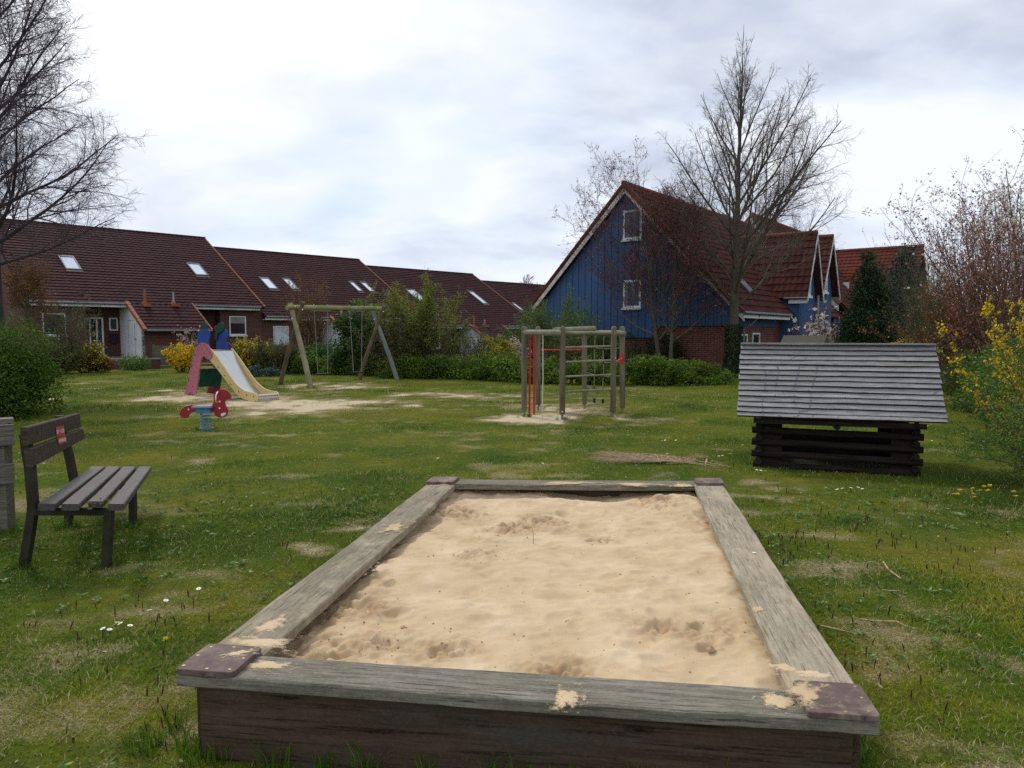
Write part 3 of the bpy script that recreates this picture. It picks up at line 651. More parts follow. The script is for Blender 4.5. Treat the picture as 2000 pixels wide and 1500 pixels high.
# ================= SLIDE
d_=Vector((.80,-.60,0)); w_=Vector((.60,.80,0)); WD=.60
f0=G(372,772); slide=thing('slide','small playground slide with yellow side panels, steel chute and a pink A-shaped ladder side','slide',f0)
def sn(zx,zy,off=0):   # crop pixel -> plane of near (off=0) or far side
    p=plane_hit(350+zx/8.57,620+zy/8.57,f0+w_*off,w_); return p-f0
PINK=pm('faded_pink',(.42,.13,.17),(.50,.18,.22),8,rough=.6,bmp=.1); CRIM=pm('crimson_panel',(.16,.012,.022),(.22,.02,.035),8,rough=.55,bmp=.1)
YEL=pm('pale_yellow',(.62,.46,.20),(.70,.54,.27),5,rough=.5,bmp=.08,c3=(.66,.52,.30)); DBL=pm('panel_blue',(.018,.05,.25),(.03,.08,.33),6,rough=.5,bmp=.08); DGR=pm('panel_green',(.008,.045,.035),(.015,.07,.05),6,rough=.5,bmp=.08)
pinkp=[(95,1312),(150,1080),(200,850),(245,680),(275,560),(300,490),(350,440),(400,418),(450,425),(500,470),(535,530),(560,590),(560,650),(535,695),(500,705),(475,690),(455,670),(430,655),(405,655),(385,680),(370,740),(355,860),(335,1000),(315,1150),(297,1284)]
yelp=[(520,520),(545,545),(640,670),(700,760),(830,950),(930,1090),(1010,1170),(1090,1225),(1180,1250),(1260,1265),(1295,1285),(1312,1330),(1312,1440),(1285,1438),(1180,1400),(1100,1380),(1010,1330),(930,1250),(830,1120),(700,950),(600,820),(480,680)]
def panel(name,pts,mat,off,th=.025,px=0,lift=0,sm=False):
    P=[sn(x+px,y,0)+w_*off+Vector((0,0,lift)) for x,y in pts]
    if sm: P=smoothline(P,3,True)
    mb=MB(); mb.prism(P,w_,th); return mb.build(name,mat,slide,fix=True)
pk=panel('ladder_side',pinkp,PINK,-.026); panel('ladder_side',pinkp,CRIM,WD+.002)
panel('side_panel',yelp,YEL,0); yf=panel('side_panel',yelp,YEL,WD-.025)
blue=[(330,470),(305,420),(300,370),(302,300),(330,230),(380,195),(430,190),(480,210),(505,260),(507,320),(488,380),(480,430),(500,500),(420,560),(350,540)]
bf_=[(620,470),(622,400),(650,330),(690,260),(745,200),(790,220),(805,270),(797,330),(785,380),(790,420),(825,500),(800,580),(700,560),(620,520)]
gr_=[(690,80),(730,98),(750,140),(748,180),(720,230),(660,265),(635,310),(620,380),(602,365),(595,310),(600,240),(615,170),(640,110)]
grn=[(350,205),(345,185),(360,130),(380,95),(410,80),(440,90),(462,140),(462,200),(440,230),(380,235)]
def panelF(name,pts,mat,off,th=.025):
    P=[plane_hit(350+x/8.57,620+y/8.57,f0+w_*off,w_)-f0 for x,y in pts]; mb=MB(); mb.prism(smoothline(P,3,True),w_,th); return mb.build(name,mat,slide,fix=True)
panelF('top_panel',blue,DBL,0.0); panelF('top_panel',bf_,DBL,WD-.026); panelF('head_panel',grn,DGR,.026); panelF('head_panel',gr_,DGR,WD-.053)
RDD=flat('bright_red',(.42,.02,.02)); YB=flat('bright_yellow',(.75,.52,.04))
for p in ((352,150),(328,220)): mb=MB(); mb.disc(plane_hit(350+p[0]/8.57,620+p[1]/8.57,f0,w_)-f0,-w_,.022,.02); mb.build('knob',YB,slide)
mb=MB(); cc=plane_hit(350+612/8.57,620+180/8.57,f0+w_*(WD-.05),w_)-f0; mb.tube([cc+(d_*math.cos(a)+Vector((0,0,1))*math.sin(a))*.045 for a in [R(60+k*30) for k in range(8)]],.014,6); mb.build('beak',RDD,slide)
# chute
prof=[(552,530),(600,610),(660,700),(760,850),(850,985),(930,1095),(1010,1185),(1090,1250),(1180,1290),(1260,1305),(1308,1318)]
lip=[(1316,1345),(1314,1425)]
P=[sn(x,y,0)-Vector((0,0,.0)) for x,y in prof]; P=[p+Vector((0,0,-.15*min(1,.35+i*.2)*(1 if i<8 else (10-i)/3+.25))) for i,p in enumerate(P)]; Pl=[sn(x,y,0) for x,y in lip]
mb=MB(); ring=smoothline(P,3)+[P[-1]+Vector((0,0,0))+d_*.025+Vector((0,0,-.02))]+[P[-1]+d_*.035+Vector((0,0,-.22))]
vs=[];fs=[]
for p in ring: vs+=[p+w_*.026,p+w_*(WD-.027)]
for i in range(len(ring)-1): fs.append((2*i,2*i+2,2*i+3,2*i+1))
mb.add(vs,fs,False); ch=mb.build('chute',STL,slide)
so_=ch.modifiers.new('thick','SOLIDIFY'); so_.thickness=.012
mb=MB(); a=sn(1300,1300,0)-Vector((0,0,.02)); mb.tube([a+w_*.03,a+w_*(WD-.03)],.028,12); mb.build('chute_lip',STL,slide)
# deck, rungs, green counter panel
mb=MB(); a=sn(400,560,0); b=sn(548,535,0); z=b.z-.02; A=[Vector((a.x,a.y,z)),Vector((b.x,b.y,z))]; mb.hexa([A[0]-Vector((0,0,.04)),A[1]-Vector((0,0,.04)),A[1]+w_*WD-Vector((0,0,.04)),A[0]+w_*WD-Vector((0,0,.04)),A[0],A[1],A[1]+w_*WD,A[0]+w_*WD]); mb.build('deck',STL,slide,fix=True)
for (x0,y0,x1,y1) in ((232,800,240,760),(190,980,200,940),(160,1120,170,1080),(262,660,270,630)):
    a=sn(x0+50,y0,0); mb=MB(); mb.box(-.06,.06,0,WD,-.02,.02,Matrix.Translation(a)@Matrix.Rotation(math.atan2(d_.y,d_.x),4,'Z')); mb.build('step',CRIM,slide)
P=[sn(355,862,0),sn(345,1000,0),sn(322,1165,0)]; mb=MB(); mb.hexa([P[2]+w_*0,P[2]+d_*.03,P[2]+d_*.03+w_*WD,P[2]+w_*WD,P[0],P[0]+d_*.03,P[0]+d_*.03+w_*WD,P[0]+w_*WD]); mb.build('counter_panel',DGR,slide,fix=True)
mb=MB(); mb.box(-.01,.05,0,WD,0,.014,Matrix.Translation(P[0])@Matrix.Rotation(math.atan2(d_.y,d_.x),4,'Z')); mb.build('counter_edge',STL,slide)
for p in ((655,830),(762,975),(868,1122),(992,1240),(1130,1300),(1243,1322),(1283,1408)): mb=MB(); mb.disc(sn(*p,0)-w_*.0,-w_,.016,.006,8); mb.build('bolt',DK,slide)
PB_=flat('purple_bolt',(.16,.03,.16))
for p in ((368,458),(436,460),(482,530),(330,545),(398,545),(522,585),(440,610),(480,665),(255,735),(335,735),(207,910),(285,915),(150,1148),(240,1155)): mb=MB(); mb.disc(sn(*p,0)-w_*.026,-w_,.013,.006,8); mb.build('bolt',PB_,pk)
for (x0,y0,x1,y1) in ((232,785,218,830),(178,1020,165,1070),(278,605,270,640)):
    a,b=sn(x0,y0,0)-w_*.027,sn(x1,y1,0)-w_*.027; mb=MB(); mb.prism([a,b,b+d_*.02,a+d_*.02],-w_,.004); mb.build('hand_slot',DK,pk,fix=True)
# ================= SWING FRAME
LG=pm('round_timber_light',(.20,.18,.10),(.33,.30,.19),3,(1,1,1),rough=.8,bmp=.4,fine=20,c3=(.15,.16,.10)); LGD=pm('round_timber_brown',(.09,.07,.045),(.16,.125,.08),3,rough=.8,bmp=.4,fine=20); LGG=pm('round_timber_greenish',(.13,.15,.13),(.20,.22,.19),3,rough=.8,bmp=.4,fine=20); BM=pm('beam_timber_mossy',(.16,.17,.06),(.30,.30,.14),3,rough=.85,bmp=.4,fine=20)
sw=thing('swing_set','round timber swing set with two crossed leg pairs and a mossy top beam','swing set',G(640,752))
Ls=lambda p: Vector(p)-sw.location
b0=D(566,600,21.85); b1=D(746,603,25.0); b0=Vector(b0);b1=Vector(b1); bd_=(b1-b0).normalized()
def twob(name,mat,f,t,r0=.07,r1=.06,mb=None):
    mb=MB(); f=Ls(f); t=Ls(t); mb.tube([f+Vector((0,0,-.1)),f.lerp(t,.3),f.lerp(t,.7),t],[r0,r0*.97,r1*1.05,r1],14); return mb.build(name,mat,sw)
twob('leg',LGD,G(545,752),D(592,590,21.75)); twob('leg',LG,G(608,757),D(567,592,22.0),.082,.068)
twob('leg',LGD,G(700,742),D(750,597,24.95)); twob('leg',LGG,G(778,743),D(723,594,25.1),.078,.065)
mb=MB(); mb.tube([Ls(b0-bd_*.1),Ls(b1+bd_*.05)],.072,16); mb.build('top_beam',BM,sw)
for (x,y,Y) in ((577,598.5,21.8),(591,604.5,21.6),(570.5,621.8,21.75),(737,601.5,24.8),(749,608.5,24.8),(731.5,623.2,24.95)): mb=MB(); mb.disc(Ls(D(x,y,Y-.06)),(0,-1,0),.02,.02,10); mb.build('bolt_cap',WH,sw)
CH=flat('chain_grey',(.33,.34,.33),.45,.3); RUB=flat('rubber_black',(.015,.015,.018),.6)
def beampt(px):
    d=ray(px,603); # closest t along the beam in plan
    e=b1-b0; t=(b0.x*d.y-b0.y*d.x)/(e.y*d.x-e.x*d.y); return b0+e*t
for k,(xa,xb,ya,sa,sb,sy,lb) in enumerate(((613.6,640,609,618.8,637.8,729.5,'swing with black seat and thin chains hanging at the left end of the beam'),(682.8,707,609.5,688.5,704.5,726.5,'swing with black seat and thin chains hanging at the right end of the beam'))):
    A=beampt(xa);B=beampt(xb); base=(A+B)/2; base.z=0
    s=thing('swing',lb,'swing',base,0,'swings on the timber frame'); Lq=lambda p: Vector(p)-base
    SA,SB=beampt(sa),beampt(sb); zc_=D(sa,sy,SA.y).z; SA.z=SB.z=zc_
    for (T_,S2) in ((A,SA),(B,SB)):
        mb=MB(); t=Vector(T_); t.z-=.07; n=60; 
        for i in range(n):
            p=t.lerp(S2,i/n); q=t.lerp(S2,(i+1.15)/n); o_=Vector((.006,0,0)) if i%2 else Vector((0,.006,0))
            mb.tube([Lq(p)+o_,Lq(q)+o_],.0045,4,smooth=False); mb.tube([Lq(p)-o_,Lq(q)-o_],.0045,4,smooth=False)
        mb.build('chain',CH,s)
    mb=MB(); e=(SB-SA).normalized(); nn_=Vector((-e.y,e.x,0)); a=Lq(SA)-e*.03;b=Lq(SB)+e*.03; mb.hexa([a-nn_*.1-Vector((0,0,.035)),b-nn_*.1-Vector((0,0,.035)),b+nn_*.1-Vector((0,0,.035)),a+nn_*.1-Vector((0,0,.035)),a-nn_*.1,b-nn_*.1,b+nn_*.1,a+nn_*.1]); mb.build('seat',RUB,s,fix=True)
    mb=MB(); a=Vector(A);b=Vector(B); a.z-=.09;b.z-=.09; mb.tube([Lq(a-e*.1),Lq(b+e*.1)],.014,6); mb.build('hanger_bar',CH,s)
    a.z+=.16;b.z+=.16
    for p in (a,b): mb=MB(); mb.disc(Lq(p),(0,0,1),.025,.03,8); mb.build('hanger_bolt',CH,s)
# ================= CLIMBING FRAME
PW=pm('post_timber',(.10,.08,.055),(.24,.20,.145),1.2,(9,9,1.2),rough=.85,bmp=.5,fine=5,c3=(.20,.19,.13)); RG2=pm('rung_timber',(.18,.17,.11),(.30,.28,.21),4,rough=.85,bmp=.4,fine=30)
PRD=pm('pole_red',(.42,.015,.010),(.52,.03,.02),10,rough=.4,bmp=.05,spec=.5)
cf=thing('climbing_frame','six-post timber climbing frame with rungs, rope net and red metal bars','climbing frame',(1.22,14.5,0))
Lc=lambda p: Vector(p)-cf.location
PO={1:(1024,815),2:(1051,801.5),3:(1098,820),4:(1141.5,798.5),5:(1197,815.5),6:(1215.5,806.5)}
PP={}
for k,(x,y) in PO.items():
    g=G(x,y); 
    if k==1: g=Vector((.233,14.1,0))
    PP[k]=g; X0=(x-1000)/FL; top=D(x+ (2 if k==5 else 1 if k==3 else 0),637,g.y); h=top.z; mb=MB(); r_=.054 if k!=2 else .052
    c=Lc(g); t=Lc(Vector((top.x,g.y,h)))
    mb.tube([c+Vector((0,0,.10)),c+Vector((0,0,.12)),t-Vector((0,0,.07)),t-Vector((0,0,.025)),t-Vector((0,0,.006)),t],[r_*.8,r_,r_,r_*.88,r_*.55,r_*.15],16); p=mb.build('post',PW,cf)
    mb=MB(); mb.tube([c-Vector((0,0,.05)),c+Vector((0,0,.14))],.022,8); mb.build('post_foot',flat('galvanised',(.25,.26,.26),.5,.6),p)
def at_h(k,z,dx=0): 
    x=PO[k][0]+(2 if k==5 else 0)*z/1.7; p=PP[k]; return Lc(Vector((p.x,p.y,z)))
def bar(name,mat,k,l,z0,z1,r_,ext=0.0,off=(0,0,0)):
    a,b=at_h(k,z0)+Vector(off),at_h(l,z1)+Vector(off); e=(b-a).normalized(); mb=MB(); mb.tube([a-e*ext,a.lerp(b,.5),b+e*ext],r_,12); return mb.build(name,mat,cf)
bar('top_beam',RG2,1,3,1.605,1.60,.056,.0,(.0,-.01,0)); bar('top_beam',RG2,1,2,1.61,1.61,.05); bar('top_beam',RG2,2,4,1.60,1.60,.05); bar('top_beam',RG2,3,5,1.60,1.60,.03); bar('top_beam',RG2,4,6,1.60,1.60,.05,.03); bar('top_beam',RG2,5,6,1.60,1.59,.05,.05)
mb=MB(); mb.tube([Lc(D(1083,645,13.75)),Lc(D(1160,641.5,15.3))],[.053,.05],14); mb.build('loose_beam',RG2,cf)
for y in (677.4,705.4,733.5,762.4):
    z=D(1150,y,13.75).z; bar('rung',RG2,3,5,z-.01,z+.01,.019)
bar('red_bar',PRD,2,4,1.245,1.245,.017)
for x,yb in ((1034,812.5),(1043,809.5)):
    g=G(x,yb); t=D(x+1.0,652,g.y); mb=MB(); mb.tube([Lc(g)-Vector((0,0,.1)),Lc(t)],.021,10); mb.build('red_pole',PRD,cf)
mb=MB(); g=G(1058.7,823); t=D(1060.5,650,13.75); t.y=13.8; mb.tube([Lc(g),Lc(g).lerp(Lc(t),.5)+Vector((.01,0,0)),Lc(t)],.010,6); mb.build('hanging_rope',flat('rope_pale',(.50,.50,.42)),cf)
NR=flat('net_rope',(.27,.22,.17)); a4,a6=PP[4],PP[6]
def netp(u,z,sag=0): 
    p=a4.lerp(a6,u); return Lc(Vector((p.x,p.y,z-sag)))
mb=MB()
for z0 in (1.34,1.06,.78,.51,.24):
    mb.tube([netp(u,z0,.05*math.sin(PI*u)+.03*u) for u in [i/10 for i in range(11)]],.010,5)
for u in (.27,.5,.75):
    mb.tube([netp(u+.012*math.sin(z*9),z) for z in [1.56-.13*i for i in range(11)]],.010,5)
mb.build('rope_net',NR,cf)
for u in (.27,.5,.75):
    for z0 in (1.34,1.06,.78,.51): 
        mb=MB(); p=netp(u,z0,.05*math.sin(PI*u)+.03*u); mb.tube([p-Vector((0,0,.025)),p+Vector((0,0,.025))],.02,6); mb.build('net_clip',RUB,cf)
    p=netp(u,.24,.05); mb=MB(); mb.box(p.x-.022,p.x+.022,p.y-.02,p.y+.02,p.z-.04,p.z+.05); mb.build('net_clip',RUB,cf)
mb=MB(); a=at_h(5,1.03);b=at_h(6,1.10); mb.tube([a,b],.02,8); c=b+(b-a).normalized()*0+Vector((-.02,-.055,0)); mb.box(c.x-.03,c.x+.02,c.y-.01,c.y+.01,c.z-.11,c.z+.1); mb.box(c.x-.06,c.x+.04,c.y-.012,c.y+.008,c.z-.04,c.z+.03); mb.build('red_bracket',PRD,cf)
mb=MB(); mb.disc(Lc(D(1201,685,13.9)),(0,-1,0),.026,.012,10); mb.build('badge',WH,cf)
for (x,y) in ((1202,699),(1198,729),(1198,737),(1098,804),(1049,792)): mb=MB(); mb.disc(Lc(D(x,y,13.88 if x>1100 else 13.4)),(0,-1,0),.012,.012,8); mb.build('bolt_cap',WH,cf)
# ================= LOG HUT
RP=woodmat('roof_plank_grey',(.13,.125,.12),(.33,.325,.325),(.50,.49,.485),gs=1.5,green=(.23,.225,.21),bmp=.6)
HL=pm('log_black_brown',(.007,.005,.004),(.028,.020,.015),2,(1,14,14),rough=.8,bmp=.6,fine=6,c3=(.035,.028,.026))
hut=thing('log_playhouse','low open log playhouse with a steep roof of grey overlapping planks and faded graffiti','playhouse',(3.735,8.47,0),R(-19))
def hm(n,mat,pts,r_): mb=MB(); mb.tube(pts,r_,12); return mb.build(n,mat,hut)
for z in (.155,.295,.437): 
    for y in (0,1.12): hm('log',HL,[(-.92,y,z+.012),(0,y,z+.003),(.90,y,z)],.041)
for z in (.085,.225,.366,.507):
    for x in (-.84,.82): hm('log',HL,[(x,-.08,z),(x,1.2,z)],.038)
for y in (0,1.12): hm('log',HL,[(-.9,y,.03),(.88,y,.03)],.04)
for x in (-1,1):
    for y in (.03,1.09):
        mb=MB(); mb.box(.58 if x>0 else -.81,.79 if x>0 else -.58,y-.015,y+.015,.03,.56); mb.build('corner_board',HL,hut)
mb=MB(); mb.box(-.78,.76,1.04,1.06,.02,.275); mb.build('inner_board',HL,hut); mb=MB(); mb.box(-.78,.76,.06,1.04,.01,.03); mb.build('floor',HL,hut)
hm('rafter_beam',HL,[(0,-.17,.535),(0,1.3,.535)],.035)
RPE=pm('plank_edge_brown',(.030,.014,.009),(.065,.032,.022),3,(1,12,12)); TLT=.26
RH=1.085; rz_,ez,run=1.435,.60,.76; yc=.56; sl_=math.hypot(run,rz_-ez); npl=14; pt=math.atan2(rz_-ez,run)
for side in (1,-1):
    for i in range(npl):
        # plank i from the ridge down
        t0=i/npl; t1=(i+1.25)/npl
        y_=yc-side*run*min(t1,1.0); z_=rz_-(rz_-ez)*min(t1,1.0)
        wdt=sl_*(min(t1,1.0)-t0)
        rr=random.Random(i+side*50); L0=RH*(1.0 if side>0 else .90)+rr.uniform(-.007,.006)
        # local plank: x along, y up slope, z normal
        ax=Vector((1,0,0)); uy=Vector((0,side*math.cos(pt-TLT),math.sin(pt-TLT))); nz=ax.cross(uy)*1.0
        if nz.z<0: 
            ax=-ax; nz=ax.cross(uy)
        M=Matrix((ax,uy,nz)).transposed(); o0=Vector((-L0 if ax.x>0 else L0,y_,z_))+nz*.046
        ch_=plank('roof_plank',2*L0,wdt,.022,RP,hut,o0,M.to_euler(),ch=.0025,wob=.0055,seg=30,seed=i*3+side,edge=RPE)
mb=MB(); mb.box(-RH,RH,yc-.07,yc+.07,rz_+.022,rz_+.040); mb.build('ridge_plank',RP,hut)
for y_ in (-.17,1.2): mb=MB(); mb.box(-.9,.9,y_,y_+.075,.545,.60); mb.build('eave_beam',HL,hut)
for x in (-.80,.80):
    mb=MB(); 
    for s in (1,-1):
        a=Vector((x,yc-s*run*.97,ez+.01)); b=Vector((x,yc,rz_-.03)); mb.hexa([a+Vector((-.02,0,-.05)),a+Vector((.02,0,-.05)),b+Vector((.02,0,-.05)),b+Vector((-.02,0,-.05)),a+Vector((-.02,0,0)),a+Vector((.02,0,0)),b+Vector((.02,0,0)),b+Vector((-.02,0,0))])
    mb.build('rafter',HL,hut,fix=True)
# graffiti: faded violet-grey spray strokes lying on the planks
GF=pm('faded_spray',(.10,.095,.125),(.21,.20,.235),60,rough=.8,bmp=0)
def stroke(pts,wd,mb):
    rr=random.Random(int(pts[0][0]))
    P=[];
    for (x,y) in pts: P.append((1420+x/4.545,600+y/4.545))
    for (p,q) in zip(P[:-1],P[1:]):
        n=max(2,int(math.hypot(q[0]-p[0],q[1]-p[1])/1.3))
        for i in range(n+1):
            x=p[0]+(q[0]-p[0])*i/n; y=p[1]+(q[1]-p[1])*i/n
            if rr.random()<.12: continue
            # hit on the front roof: plank planes
            Mh=Matrix.Translation(hut.location)@Matrix.Rotation(hut.rotation_euler.z,4,'Z'); Mi=Mh.inverted(); e=Mi@Vector((0,0,EYE)); dd=(Mi.to_3x3()@ray(x,y))
            best=None
            for k in range(npl):
                t1=min((k+1.25)/npl,1); y_=yc-run*t1; z_=rz_-(rz_-ez)*t1; uy=Vector((0,math.cos(pt-TLT),math.sin(pt-TLT))); nz=Vector((1,0,0)).cross(uy); o0=Vector((0,y_,z_))+nz*.0495
                tt=(o0-e).dot(nz)/dd.dot(nz); h=e+dd*tt; v_=(h-o0).dot(uy)
                if 0.002<v_<sl_*1.0/npl*1.2 and (best is None or tt<best[0]): best=(tt,h,uy)
            if best:
                h,uy=best[1],best[2]; s=wd*rr.uniform(.6,1.1); k=6; nz=Vector((1,0,0)).cross(uy); an=rr.random()*6
                c_=[h+nz*(.0005+.0006*rr.random())+Vector((1,0,0))*math.cos(an+j*2*PI/k)*s*rr.uniform(.7,1.2)+uy*math.sin(an+j*2*PI/k)*s*1.2*rr.uniform(.7,1.2) for j in range(k)]
                mb.add(c_,[tuple(range(k))])
mb=MB()
for pts,wd in (([(330,560),(345,600),(335,700),(338,760)],.010),([(440,520),(460,560),(445,620),(430,720)],.012),([(640,520),(635,570),(610,660),(600,715)],.011),([(800,500),(790,580),(765,680),(755,720)],.010),
    ([(315,800),(312,860),(320,950)],.008),([(420,780),(480,800)],.011),([(430,730),(500,750),(600,740),(700,750)],.008),([(600,780),(590,840)],.008),([(745,790),(735,880),(720,915),(640,925)],.009),([(755,985),(770,950)],.009),([(960,1005),(1000,960)],.008),([(460,960),(540,985),(640,960)],.007),([(110,730),(230,735)],.016),([(480,490),(560,460),(620,430)],.007),([(1830,770),(1865,740)],.008),([(690,450),(740,420)],.006),([(580,725),(650,745),(730,738)],.009)): mb=MB(); stroke(pts,wd*1.15,mb); mb.build('graffiti_stroke',GF,hut)
# ================= small things on the lawn
STRAW=pm('dry_reed',(.26,.17,.09),(.58,.47,.30),60,rough=.8,bmp=0,c3=(.20,.13,.08))
bc=G(1285,900); bnd=thing('reed_bundle','bundle of dry straw-coloured reeds lying on the lawn behind the sandbox','reed bundle',bc)
mb=MB(); rr=random.Random(6)
for i in range(190):
    t=rr.random(); sx_=1148+rr.gauss(0,8)+abs(rr.gauss(0,30)); sy=893+rr.uniform(-13,8); ex_=1300+rr.uniform(-30,60); ey=898+rr.uniform(-3,5)
    a=G(sx_,sy,.02+rr.random()*.04); m_=G((sx_+ex_)/2+rr.uniform(-20,20),(sy+ey)/2-rr.uniform(-4,5),.03+rr.random()*.03); b=G(ex_,ey,.03+rr.random()*.02)
    if rr.random()<.45: a=a.lerp(m_,rr.random()*.7); 
    mb.tube([a-bc,m_-bc,b-bc],[.0008,.0016,.0026],4,smooth=False)
for (x0,y0,x1,y1) in ((1290,893,1427,912),(1300,905,1380,909),(1290,895,1368,899),(1280,900,1400,910),(1300,893,1345,896),(1285,890,1320,900),(1278,886,1290,904),(1270,888,1360,903)):
    a,b=G(x0,y0,.05),G(x1,y1,.04); mb.tube([a-bc,(a+b)/2-bc+Vector((0,0,.02)),b-bc],[.005,.0055,.004],5)
mb.build('stalks',STRAW,bnd)
mb=MB(); a=G(1378,907,.03); mb.tube([a-bc,G(1381,898,.06)-bc,G(1385,902,.04)-bc],[.01,.018,.008],6); mb.build('peeled_husk',STRAW,bnd)
def stick(pts,r_,lb,z=.025):
    P=[G(x,y,z+.01*math.sin(i*2.1)) for i,(x,y) in enumerate(pts)]; o_=P[0]; mb=MB(); mb.tube([p-o_ for p in P],[r_*.7]+[r_]*(len(P)-2)+[r_*.5],6); props(mb.build('stick',STRAW,None,o_),lb,'stick','dry stalks lying on the lawn right of the sandbox')
stick([(1725,1097),(1735,1112),(1748,1122),(1760,1130)],.006,'pale curved dry stalk lying on the lawn right of the sandbox')
stick([(1724,1152),(1740,1154),(1757,1153)],.004,'short straight pale stalk below the curved one right of the sandbox'); stick([(1754,1162),(1763,1165),(1772,1166)],.004,'shortest pale stalk lying right of the sandbox')
stick([(1680,1209),(1710,1213),(1750,1214),(1772,1224)],.005,'long thin dry stalk lying beside a brown dead sprig, right of the sandbox'); stick([(1604,1222),(1630,1228),(1668,1237)],.006,'dry brown stalk lying close to the right sandbox rail')
PET=flat('petal_white',(.80,.78,.78),.6); DYE=flat('daisy_eye',(.75,.50,.03)); STG=flat('stem_green',(.06,.13,.03)); DAN=flat('dandelion_yellow',(.80,.55,.01),.6)
def daisy_mesh():
    mp_,me_,ms_=MB(),MB(),MB(); rr=random.Random(1)
    for k in range(13):
        a=2*PI*k/13; c,s=math.cos(a),math.sin(a); t=Vector((-s,c,0)); r0=Vector((c,s,0)); mp_.add([r0*.003-t*.0015,r0*.003+t*.0015,r0*.010+t*.0026+Vector((0,0,.002)),r0*.013+Vector((0,0,.0025)),r0*.010-t*.0026+Vector((0,0,.002))],[(0,1,2,3,4)])
    me_.tube([(0,0,-.001),(0,0,.001),(0,0,.003)],[.004,.0043,.002],8); ms_.tube([(0,0,-.045),(.002,0,-.02),(0,0,0)],.0011,5)
    return mp_.mesh('petals'),me_.mesh('eye'),ms_.mesh('stem')
dm=daisy_mesh()
for q,mt in zip(dm,(PET,DYE,STG)): q.materials.append(mt)
def dand_mesh():
    a,b=MB(),MB(); rr=random.Random(1)
    for k in range(46):
        t=rr.random()*2*PI; ph=rr.uniform(.1,1.35); d=Vector((math.cos(t)*math.sin(ph),math.sin(t)*math.sin(ph),math.cos(ph)*.6)); u=Vector((-math.sin(t),math.cos(t),0)); a.add([d*.003-u*.0012,d*.003+u*.0012,d*.020+u*.0016,d*.020-u*.0016],[(0,1,2,3)])
    b.tube([(0,0,-.09),(.004,.002,-.04),(0,0,0)],.0022,5); return a.mesh('flower_head'),b.mesh('stem')
dn=dand_mesh(); dn[0].materials.append(DAN); dn[1].materials.append(STG)
def flower(kind,px,py,grp,s=1):
    rr=random.Random(int(px*7+py)); h=(.045 if kind=='daisy' else .09)*s; p=G(px,py,h); 
    if kind=='daisy': o=thing('daisy','small white daisy '+grp,'daisy',p,rr.random()*6,'daisies '+grp); ms=zip(('petals','eye','stem'),dm)
    else: o=thing('dandelion','yellow dandelion '+grp,'dandelion',p,rr.random()*6,'dandelions '+grp); ms=zip(('flower_head','stem'),dn)
    o.scale=(s,)*3; o.rotation_euler=(rr.uniform(-.3,.35),rr.uniform(-.3,.3),rr.random()*6)
    for n_,me_ in ms:
        c=bpy.data.objects.new(n_,me_); COL.objects.link(c); c.parent=o
g_='left of the near sandbox corner'
for p in ((201,1228),(214,1230),(224,1220),(229,1216),(235,1218),(241,1213),(254,1222),(292,1192)): flower('daisy',*p,g_,1.15)
g_='between the sandbox and the log playhouse'
for p in ((1635,956),(1645,954),(1662,953),(1676,952),(1684,955),(1690,956),(1478,918),(1486,919),(1495,920),(1404,891),(1411,890),(1548,974),(1616,905)): flower('daisy',*p,g_,1.2)
g_='right of the log playhouse'
for p in ((1812,832),(1818,829),(1860,827),(1868,826),(1820,861),(1845,835)): flower('daisy',*p,g_,1.3)
g_='behind the reed bundle'
for p in ((1141,852),(1227,850),(1293,861),(1299,860),(1303,886),(1242,909),(980,884),(905,878),(855,895),(1320,860),(1060,905)): flower('daisy',*p,g_,1.2)
g_='beside the bench'
for p in ((224,899),(234,896),(86,905),(388,1150),(324,1173)): flower('daisy',*p,g_,1.2)
g_='under the bushes at the right edge'
for p in ((1862,966),(1875,958),(1901,966),(1904,972),(1914,959),(1900,955),(1922,951),(1933,949),(1930,959),(1980,961),(1984,970),(1870,966)): flower('dandelion',*p,g_,1.25)
g_='between the log playhouse and the bushes'
for p in ((1881,848),(1887,845),(1896,846),(1868,855),(1884,863),(1888,866),(1426,887)): flower('dandelion',*p,g_,1.1)
g_='at the foot of the hedge beside the climbing frame'
for p in ((1205,759),(1233,764),(1248,767),(1251,766),(1277,769),(1252,760),(1410,768)): flower('dandelion',*p,g_,1.3)
flower('dandelion',323,1248,'left of the sandbox',.8)
# ================= BUILDING MATERIALS
def tilemat(name,c1,c2,c3):
    m,nt,b,o=newmat(name); v=coords(nt,(1,1,1)); 
    vo=N(nt,'ShaderNodeTexVoronoi'); vo.inputs['Scale'].default_value=3.2; nt.links.new(v,vo.inputs['Vector'])
    sp_=N(nt,'ShaderNodeSeparateColor'); nt.links.new(vo.outputs['Color'],sp_.inputs[0])
    c=ramp(nt,sp_.outputs[0],[(0,c1),(1,c2)]); c=mixc(nt,ramp(nt,noise(nt,v,.9,6,.65),[(.45,0),(.75,.6)]),c,c3)
    c=mixc(nt,ramp(nt,noise(nt,v,14,4,.6),[(.45,0),(.7,.35)]),c,[x*.5 for x in c1])
    nt.links.new(c,b.inputs['Base Color']); b.inputs['Roughness'].default_value=.85; b.inputs['Specular IOR Level'].default_value=.10; bump(nt,b,noise(nt,v,20,4),.2,.01); return m
TD=tilemat('roof_tile_dark',(.030,.010,.012),(.052,.017,.019),(.038,.018,.018)); TR=tilemat('roof_tile_redbrown',(.050,.017,.014),(.092,.029,.021),(.055,.030,.022)); TRR=tilemat('roof_tile_red',(.085,.020,.015),(.145,.034,.024),(.075,.032,.024))
